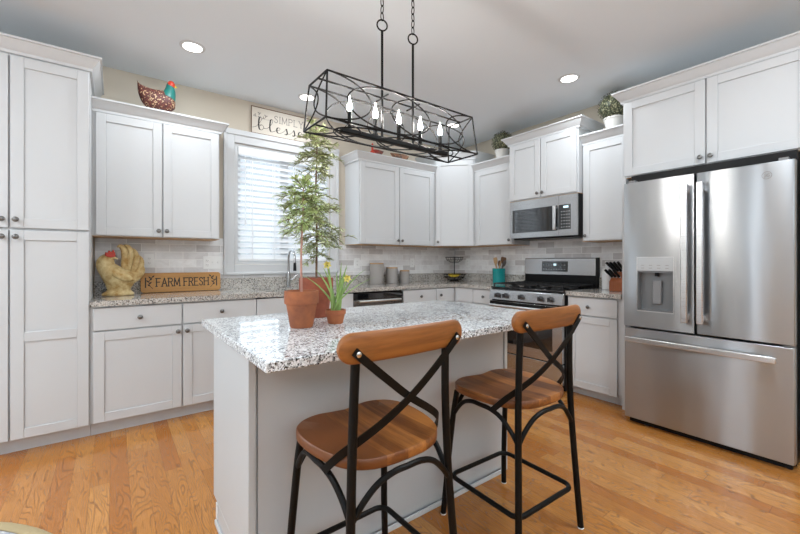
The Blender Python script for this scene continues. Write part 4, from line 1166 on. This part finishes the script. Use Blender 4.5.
# two-tier wire basket
bk = thing('fruit_basket', 'black two-tier wire fruit basket standing in the worktop corner', 'basket', (-.19, -.19, CT1 + .001))
MB().tube([(0, 0, .03), (0, 0, .318)], .006, 10).build('post', M['black_metal'], bk)
def bowl(nm, r0, r1, z0, z1):
    b = MB()
    for r, z in ((r1, z1), (r1 * .9, z0 + (z1 - z0) * .5), (r0, z0)): b.tube([(r * math.cos(2 * PI * k / 32), r * math.sin(2 * PI * k / 32), z) for k in range(32)], .0042 if r == r1 else .003, 6, closed=True)
    for k in range(20):
        a = 2 * PI * k / 20; b.tube([(0, 0, z0), (r0 * math.cos(a), r0 * math.sin(a), z0), (r1 * .9 * math.cos(a), r1 * .9 * math.sin(a), z0 + (z1 - z0) * .5), (r1 * math.cos(a), r1 * math.sin(a), z1)], .0016, 5)
    b.build(nm, M['black_metal'], bk)
bowl('lower_bowl', .08, .150, .012, .090); bowl('upper_bowl', .055, .120, .250, .318)
MB().tube([(.06 * math.cos(2 * PI * k / 24), .06 * math.sin(2 * PI * k / 24), .005) for k in range(24)], .005, 6, closed=True).tube([(-.06, 0, .005), (.06, 0, .005)], .004, 6).tube([(0, 0, .005), (0, 0, .03)], .006, 8).build('foot', M['black_metal'], bk)
for i, (lab, a0) in enumerate((('ripe banana at the back of the lower wire basket', 1.2), ('ripe banana in the middle of the lower wire basket', .2), ('ripe banana at the front of the lower wire basket', -.6))):
    c_ = Vector((-.19, -.19, CT1 + .072)); d_ = Vector((math.cos(R(-50)), math.sin(R(-50)), 0)); n_ = Vector((d_.y, -d_.x, 0))
    o_ = c_ + n_ * (-.052, .031, .0755)[i]
    pts = [d_ * .088 * math.sin(a) + n_ * (.035 * (1 - math.cos(a))) * .5 + Vector((0, 0, .035 * (1 - math.cos(a)))) for a in [-1.1 + 2.2 * k / 12 for k in range(13)]]
    rad = [.005, .010, .016, .019, .020, .0205, .0205, .020, .019, .016, .011, .006, .004]
    o = MB().tube(pts, rad, 10).build('banana', M['banana'], None, smooth=60); o.location = o_
    tag(o, lab, 'fruit', 'bananas in the wire basket')

# utensil crock
cx_, cy_ = -.15, -.905
t = thing('utensil_crock', 'teal ceramic crock full of wooden utensils beside the range', 'crock', (cx_, cy_, CT1 + .0006))
MB().lathe([(.068, 0), (.075, .004), (.076, .166), (.078, .172), (.076, .178), (.070, .176), (.069, .01), (.02, .008)], (0, 0, 0), 32).build('body', M['teal'], t)
ut = [('wooden_spoon', 'pale wooden spoon leaning far left in the teal crock', 0, .022, -.085, .25, 'spoonwood', 'thin'),
      ('spatula', 'broad pale wooden spatula standing upright in the teal crock', 0, -.02, -.040, .31, 'spoonwood', 'flat'),
      ('slotted_turner', 'dark brown wide turner at the back of the teal crock', 0, .035, .045, .315, 'darkwood', 'wide'),
      ('wooden_fork', 'brown wooden fork in the middle of the teal crock', 0, .012, -.002, .275, 'darkwood', 'spoon'),
      ('ladle', 'grey ladle leaning far right in the teal crock', 0, .0, .098, .275, 'nickel', 'spoon'),
      ('whisk', 'thin pale-handled whisk at the front right of the teal crock', 0, -.035, .060, .265, 'spoonwood', 'thin')]
for nm, lab, dx, dy, lean, h, mt, kd in ut:
    # dx runs across the picture (world -y), lean the same way
    b = MB(); A = Vector((dy * .9, lean * .3, .02)); Bp = Vector((dy * 1.1, -lean, h))
    b.tube([A, A.lerp(Bp, .75)], .006, 8)
    d = (Bp - A).normalized(); c0 = A.lerp(Bp, .73); c1 = Bp
    if kd == 'thin': b.tube([c0, c1], .007, 8)
    else:
        wd = {'spoon': .023, 'flat': .028, 'wide': .038}[kd]; side = Vector((0, -1, 0)); side = (side - d * side.dot(d)).normalized(); nn = d.cross(side)
        rings = []
        for k in range(9):
            f_ = k / 8; ww = wd * (max(.25, math.sin(PI * (.1 + .86 * f_)) ** .6) if kd == 'spoon' else (.45 + .55 * min(1, f_ * 3)) * (.75 if k == 8 else 1)); p = c0.lerp(c1, f_)
            rings.append([p + side * ww + nn * .003, p - side * ww + nn * .003, p - side * ww - nn * .003, p + side * ww - nn * .003])
        b.ring(rings)
    o = b.build(nm, M[mt]); o.location = (cx_, cy_, CT1 + .0006)
    tag(o, lab, 'utensil', 'utensils in the teal crock')

# paper towel style white bottle and knife block beside the fridge
t = thing('soap_bottle', 'plain white bottle with pump behind the knife block', 'bottle', (-.13, -2.165, CT1 + .0006))
MB().lathe([(.043, 0), (.046, .004), (.046, .165), (.040, .19), (.016, .208), (.016, .222)], (0, 0, 0), 24).build('body', M['white_plastic'], t)
MB().lathe([(.018, .2222), (.018, .236), (.006, .238), (.006, .262)], (0, 0, 0), 16).tube([(0, 0, .262), (-.04, 0, .258)], .006, 8).build('pump', M['white_plastic'], t)
kb = thing('knife_block', 'reddish wooden knife block with black-handled knives against the refrigerator panel', 'knife block', (-.30, -2.345, CT1 + .0006), RZ)
kp_ = [(-.105, 0), (.115, 0), (.115, .10), (.045, .195), (-.105, .085)]   # outline in local y,z seen from the side
b = MB(); b.ring([[(x, y, z) for y, z in ((-.07, 0), (.09, 0), (.09, .17), (.055, .19), (-.07, .085))] for x in (-.055, .055)])
b.build('block', M['blockwood'], kb, bevel=.003)
dirv = Vector((0, -.63, .77)); 
ki = [(-.038, .10, 'black knife handle at the left of the top row in the block'), (-.012, .105, 'black knife handle second from the left in the top row of the block'), (.014, .10, 'black knife handle third from the left in the top row of the block'), (.040, .11, 'black knife handle at the right of the top row in the block'),
      (-.036, -.0, 'short black knife handle at the left of the bottom row in the block'), (-.008, -.0, 'short black knife handle in the middle of the bottom row in the block'), (.022, -.0, 'short black knife handle at the right of the bottom row in the block')]
for k, (x, row, lab) in enumerate(ki):
    f_ = .78 if row > .05 else .3
    sx_ = -.07 + .125 * f_; sz_ = .085 + .105 * f_
    L_ = .12 if row > .05 else .10
    t = tag(bpy.data.objects.new('kitchen_knife', None), lab, 'knife', 'knives in the block'); COL.objects.link(t)
    t.location = (-.30, -2.345, CT1 + .0006); t.rotation_euler = (0, 0, RZ)
    lean = Vector((x * 2.6 - .38, -.63, .77)).normalized()
    p0 = Vector((x, sx_, sz_)) + Vector((0, -.63, .77)) * .004; p1 = p0 + lean * L_
    MB().tube([p0 + lean * .012, p0 + lean * .04, p0 + lean * (L_ * .7), p1], [.0115, .010, .0125, .0105], 10).build('handle', M['black'], t, smooth=50)
    MB().tube([p0, p0 + lean * .012], .0085, 8).build('bolster', M['chrome'], t)

# ------------------------------------------------------------------ pots and plants on the island
def pot(t, r_top, r_bot, h, m, lip=.32, soil=True):
    rl = r_top; rb = r_top * .90
    hl = h * (1 - lip)
    MB().lathe([(r_bot * .96, 0), (r_bot, .003), (rb, hl), (rl * .985, hl + .002), (rl, hl + .006), (rl, h - .003), (rl * .985, h), (rl * .90, h), (rl * .86, h - .02), (rl * .80, h * .80), (.004, h * .80)], (0, 0, 0), 36).build('pot', m, t)
    MB().lathe([(rl * .82, h * .80), (rl * .84, h * .82 + .004), (.004, h * .83 + .004)], (0, 0, 0), 24).build('soil', M['soil'], t)
def frond(bl, bt, rnd, p, d, ln, droop=.5, leaf=.03, gap=.011):
    """a drooping branchlet with narrow needle leaves on both sides"""
    pts = []; q = Vector(p); v = Vector(d).normalized(); n = max(4, int(ln / gap))
    for i in range(n):
        pts.append(q.copy()); q = q + v * (ln / n)
        v = (v + Vector((rnd.uniform(-.07, .07), rnd.uniform(-.07, .07), -droop / n * (1 + i / n)))).normalized()
    bt.tube(pts[::2] + [pts[-1]], [.0018] * (len(pts[::2])) + [.0008], 4)
    for i in range(1, n):
        vv = (pts[i] - pts[i - 1]).normalized(); side = vv.cross(Vector((0, 0, 1)))
        if side.length < .1: side = vv.cross(Vector((1, 0, 0)))
        side.normalize(); upv = side.cross(vv)
        for s in (-1, 1):
            L_ = leaf * rnd.uniform(.6, 1.1) * (1 - .35 * i / n)
            dd_ = (vv * .75 + side * s * .8 + upv * rnd.uniform(-.25, .5)).normalized()
            w_ = upv.cross(dd_).normalized() * L_ * .15 + upv * L_ * rnd.uniform(-.05, .05)
            a = pts[i]; mid_ = a + dd_ * L_ * .45; tip = a + dd_ * L_ + Vector((0, 0, -L_ * .12))
            bl.poly([a, mid_ + w_, tip, mid_ - w_])
def tree(t, rnd, trunk, tm, tr, tiers, fm, leaf=.03):
    bl, bt = MB(), MB()
    tr_pts = smoothpts(trunk, 5)
    MB().tube(tr_pts, [tr * .85 * (1 - .55 * i / (len(tr_pts) - 1)) for i in range(len(tr_pts))], 8).build('trunk', tm, t)
    def at(z):
        for a, c in zip(tr_pts, tr_pts[1:]):
            if a.z <= z <= c.z: return a.lerp(c, (z - a.z) / max(1e-6, c.z - a.z))
        return tr_pts[-1]
    for (z, n, ln, up, droop) in tiers:
        for k in range(n):
            a = 2 * PI * (k + rnd.random() * .8) / n; zz = z + rnd.uniform(-.02, .02)
            d = Vector((math.cos(a), math.sin(a), up + rnd.uniform(-.25, .3)))
            L0 = ln * rnd.uniform(.65, 1.1)
            p0 = at(zz); frond(bl, bt, rnd, p0, d, L0, droop, leaf)
            for m_ in range(2 + int(L0 / .05)):
                f_ = rnd.uniform(.25, .9); p1 = p0 + d.normalized() * L0 * f_ + Vector((0, 0, -droop * L0 * f_ * f_ * .5))
                d2 = (d.normalized() + Vector((rnd.uniform(-.9, .9), rnd.uniform(-.9, .9), rnd.uniform(-.5, .5)))).normalized()
                frond(bl, bt, rnd, p1, d2, L0 * rnd.uniform(.25, .5), droop, leaf)
    bt.build('twigs', M['twig'], t)['kind'] = 'stuff'; bl.build('foliage', fm, t, smooth=30)['kind'] = 'stuff'
ITOP = .9146
rnd = random.Random(11)
t1 = thing('potted_tree', 'slender feathery potted tree in the larger red clay pot at the back of the island', 'plant', (-3.088, -2.135, ITOP))
pot(t1, .082, .058, .19, M['terra2'], .36)
tree(t1, rnd, [(0, 0, .15), (.004, .002, .40), (-.002, 0, .62), (.006, .004, .80), (.0, 0, .93)], M['bark'], .0068,
     [(.31, 5, .08, -.1, .9), (.36, 8, .11, .1, 1.1), (.41, 9, .14, .15, 1.2), (.46, 10, .15, .2, 1.2), (.52, 9, .14, .25, 1.1), (.57, 8, .12, .3, 1.1), (.73, 7, .10, -.1, .8), (.77, 9, .125, .1, .8), (.81, 9, .13, .2, .8), (.85, 7, .10, .4, .7), (.89, 5, .075, .8, .5), (.915, 4, .06, 1.2, .3)], M['foliage'], .036)
rnd = random.Random(23)
t2 = thing('potted_sapling', 'short bright green sapling in the weathered clay pot nearest the island edge', 'plant', (-3.262, -2.375, ITOP))
pot(t2, .0695, .046, .150, M['terra'], .36)
tree(t2, rnd, [(0, 0, .12), (-.002, 0, .30), (.006, .002, .46), (.008, 0, .575)], M['stake'], .0062,
     [(.44, 8, .10, .0, 1.2), (.48, 9, .12, .1, 1.2), (.515, 9, .125, .2, 1.1), (.55, 8, .11, .35, .9), (.575, 5, .07, .9, .6)], M['foliage_bright'], .036)
t3 = thing('potted_daffodil', 'small clay pot of yellow daffodils with long upright leaves on the island', 'plant', (-3.105, -2.372, ITOP))
pot(t3, .0455, .033, .060, M['terra3'], .34)
rnd = random.Random(5)
b = MB()
for k, (lx, ly, h) in enumerate(((-.15, -.02, .19), (-.105, .05, .21), (-.05, -.03, .22), (-.02, .02, .23), (.0, -.05, .20), (.025, .04, .23), (.05, -.02, .22), (.13, .02, .21), (.19, -.03, .18), (.06, .07, .17), (.012, .0, .24))):
    base_ = Vector((rnd.uniform(-.018, .018), rnd.uniform(-.018, .018), .045)); d = Vector((.8 * lx, -.6 * lx, 0)) + Vector((.6 * ly, .8 * ly, 0))
    pts = [base_ + Vector((d.x * u ** 1.6, d.y * u ** 1.6, h * u - .02 * u ** 4)) for u in [i / 8 for i in range(9)]]
    side = Vector((.8, -.6, 0)); rings = []
    for i, p in enumerate(pts):
        w_ = .0046 * (1 - (i / 8) ** 3) + .0006; rings.append([p + side * w_, p + Vector((-.0012, -.0014, 0)), p - side * w_, p + Vector((.0012, .0014, 0))])
    b.ring(rings)
b.build('leaves', M['leaf_long'], t3)
for fx, fy_, fz in ((-.036, 0, .255), (.052, 0, .195)):
    hx = Vector((.8 * fx, -.6 * fx, fz))
    s_ = MB().tube(smoothpts([(0, 0, .045), (hx.x * .5, hx.y * .5, fz * .6), tuple(hx)], 5), .0028, 8).build('flower_stalk', M['leaf_long'], t3)
    b = MB(); face_ = Vector((-.5, -.75, .25)).normalized(); u = face_.orthogonal().normalized(); w_ = face_.cross(u)
    for k in range(6):
        a = 2 * PI * k / 6; d = u * math.cos(a) + w_ * math.sin(a); q = u * -math.sin(a) + w_ * math.cos(a)
        b.poly([hx, hx + d * .011 + q * .006 + face_ * .002, hx + d * .020 + face_ * .001, hx + d * .011 - q * .006 + face_ * .002])
    rings = [[hx + face_ * z + (u * math.cos(2 * PI * k / 12) + w_ * math.sin(2 * PI * k / 12)) * r for k in range(12)] for z, r in ((0, .006), (.010, .008), (.018, .011))]
    b.ring(rings, cap=False); b.build('bloom', M['yellow'], s_)

# ------------------------------------------------------------------ rug in the near left corner
t = thing('round_rug', 'round grey rug with tan border on the wood floor at the lower left', 'rug', (-4.95, -2.15, 0.0005))
MB().lathe([(.93, 0), (.93, .010), (.001, .011)], (0, 0, 0), 72).build('field', M['rug'], t)
MB().lathe([(.931, 0), (.98, 0), (.985, .006), (.975, .012), (.931, .012)], (0, 0, 0), 72, cap=False).build('border', M['rugborder'], t)
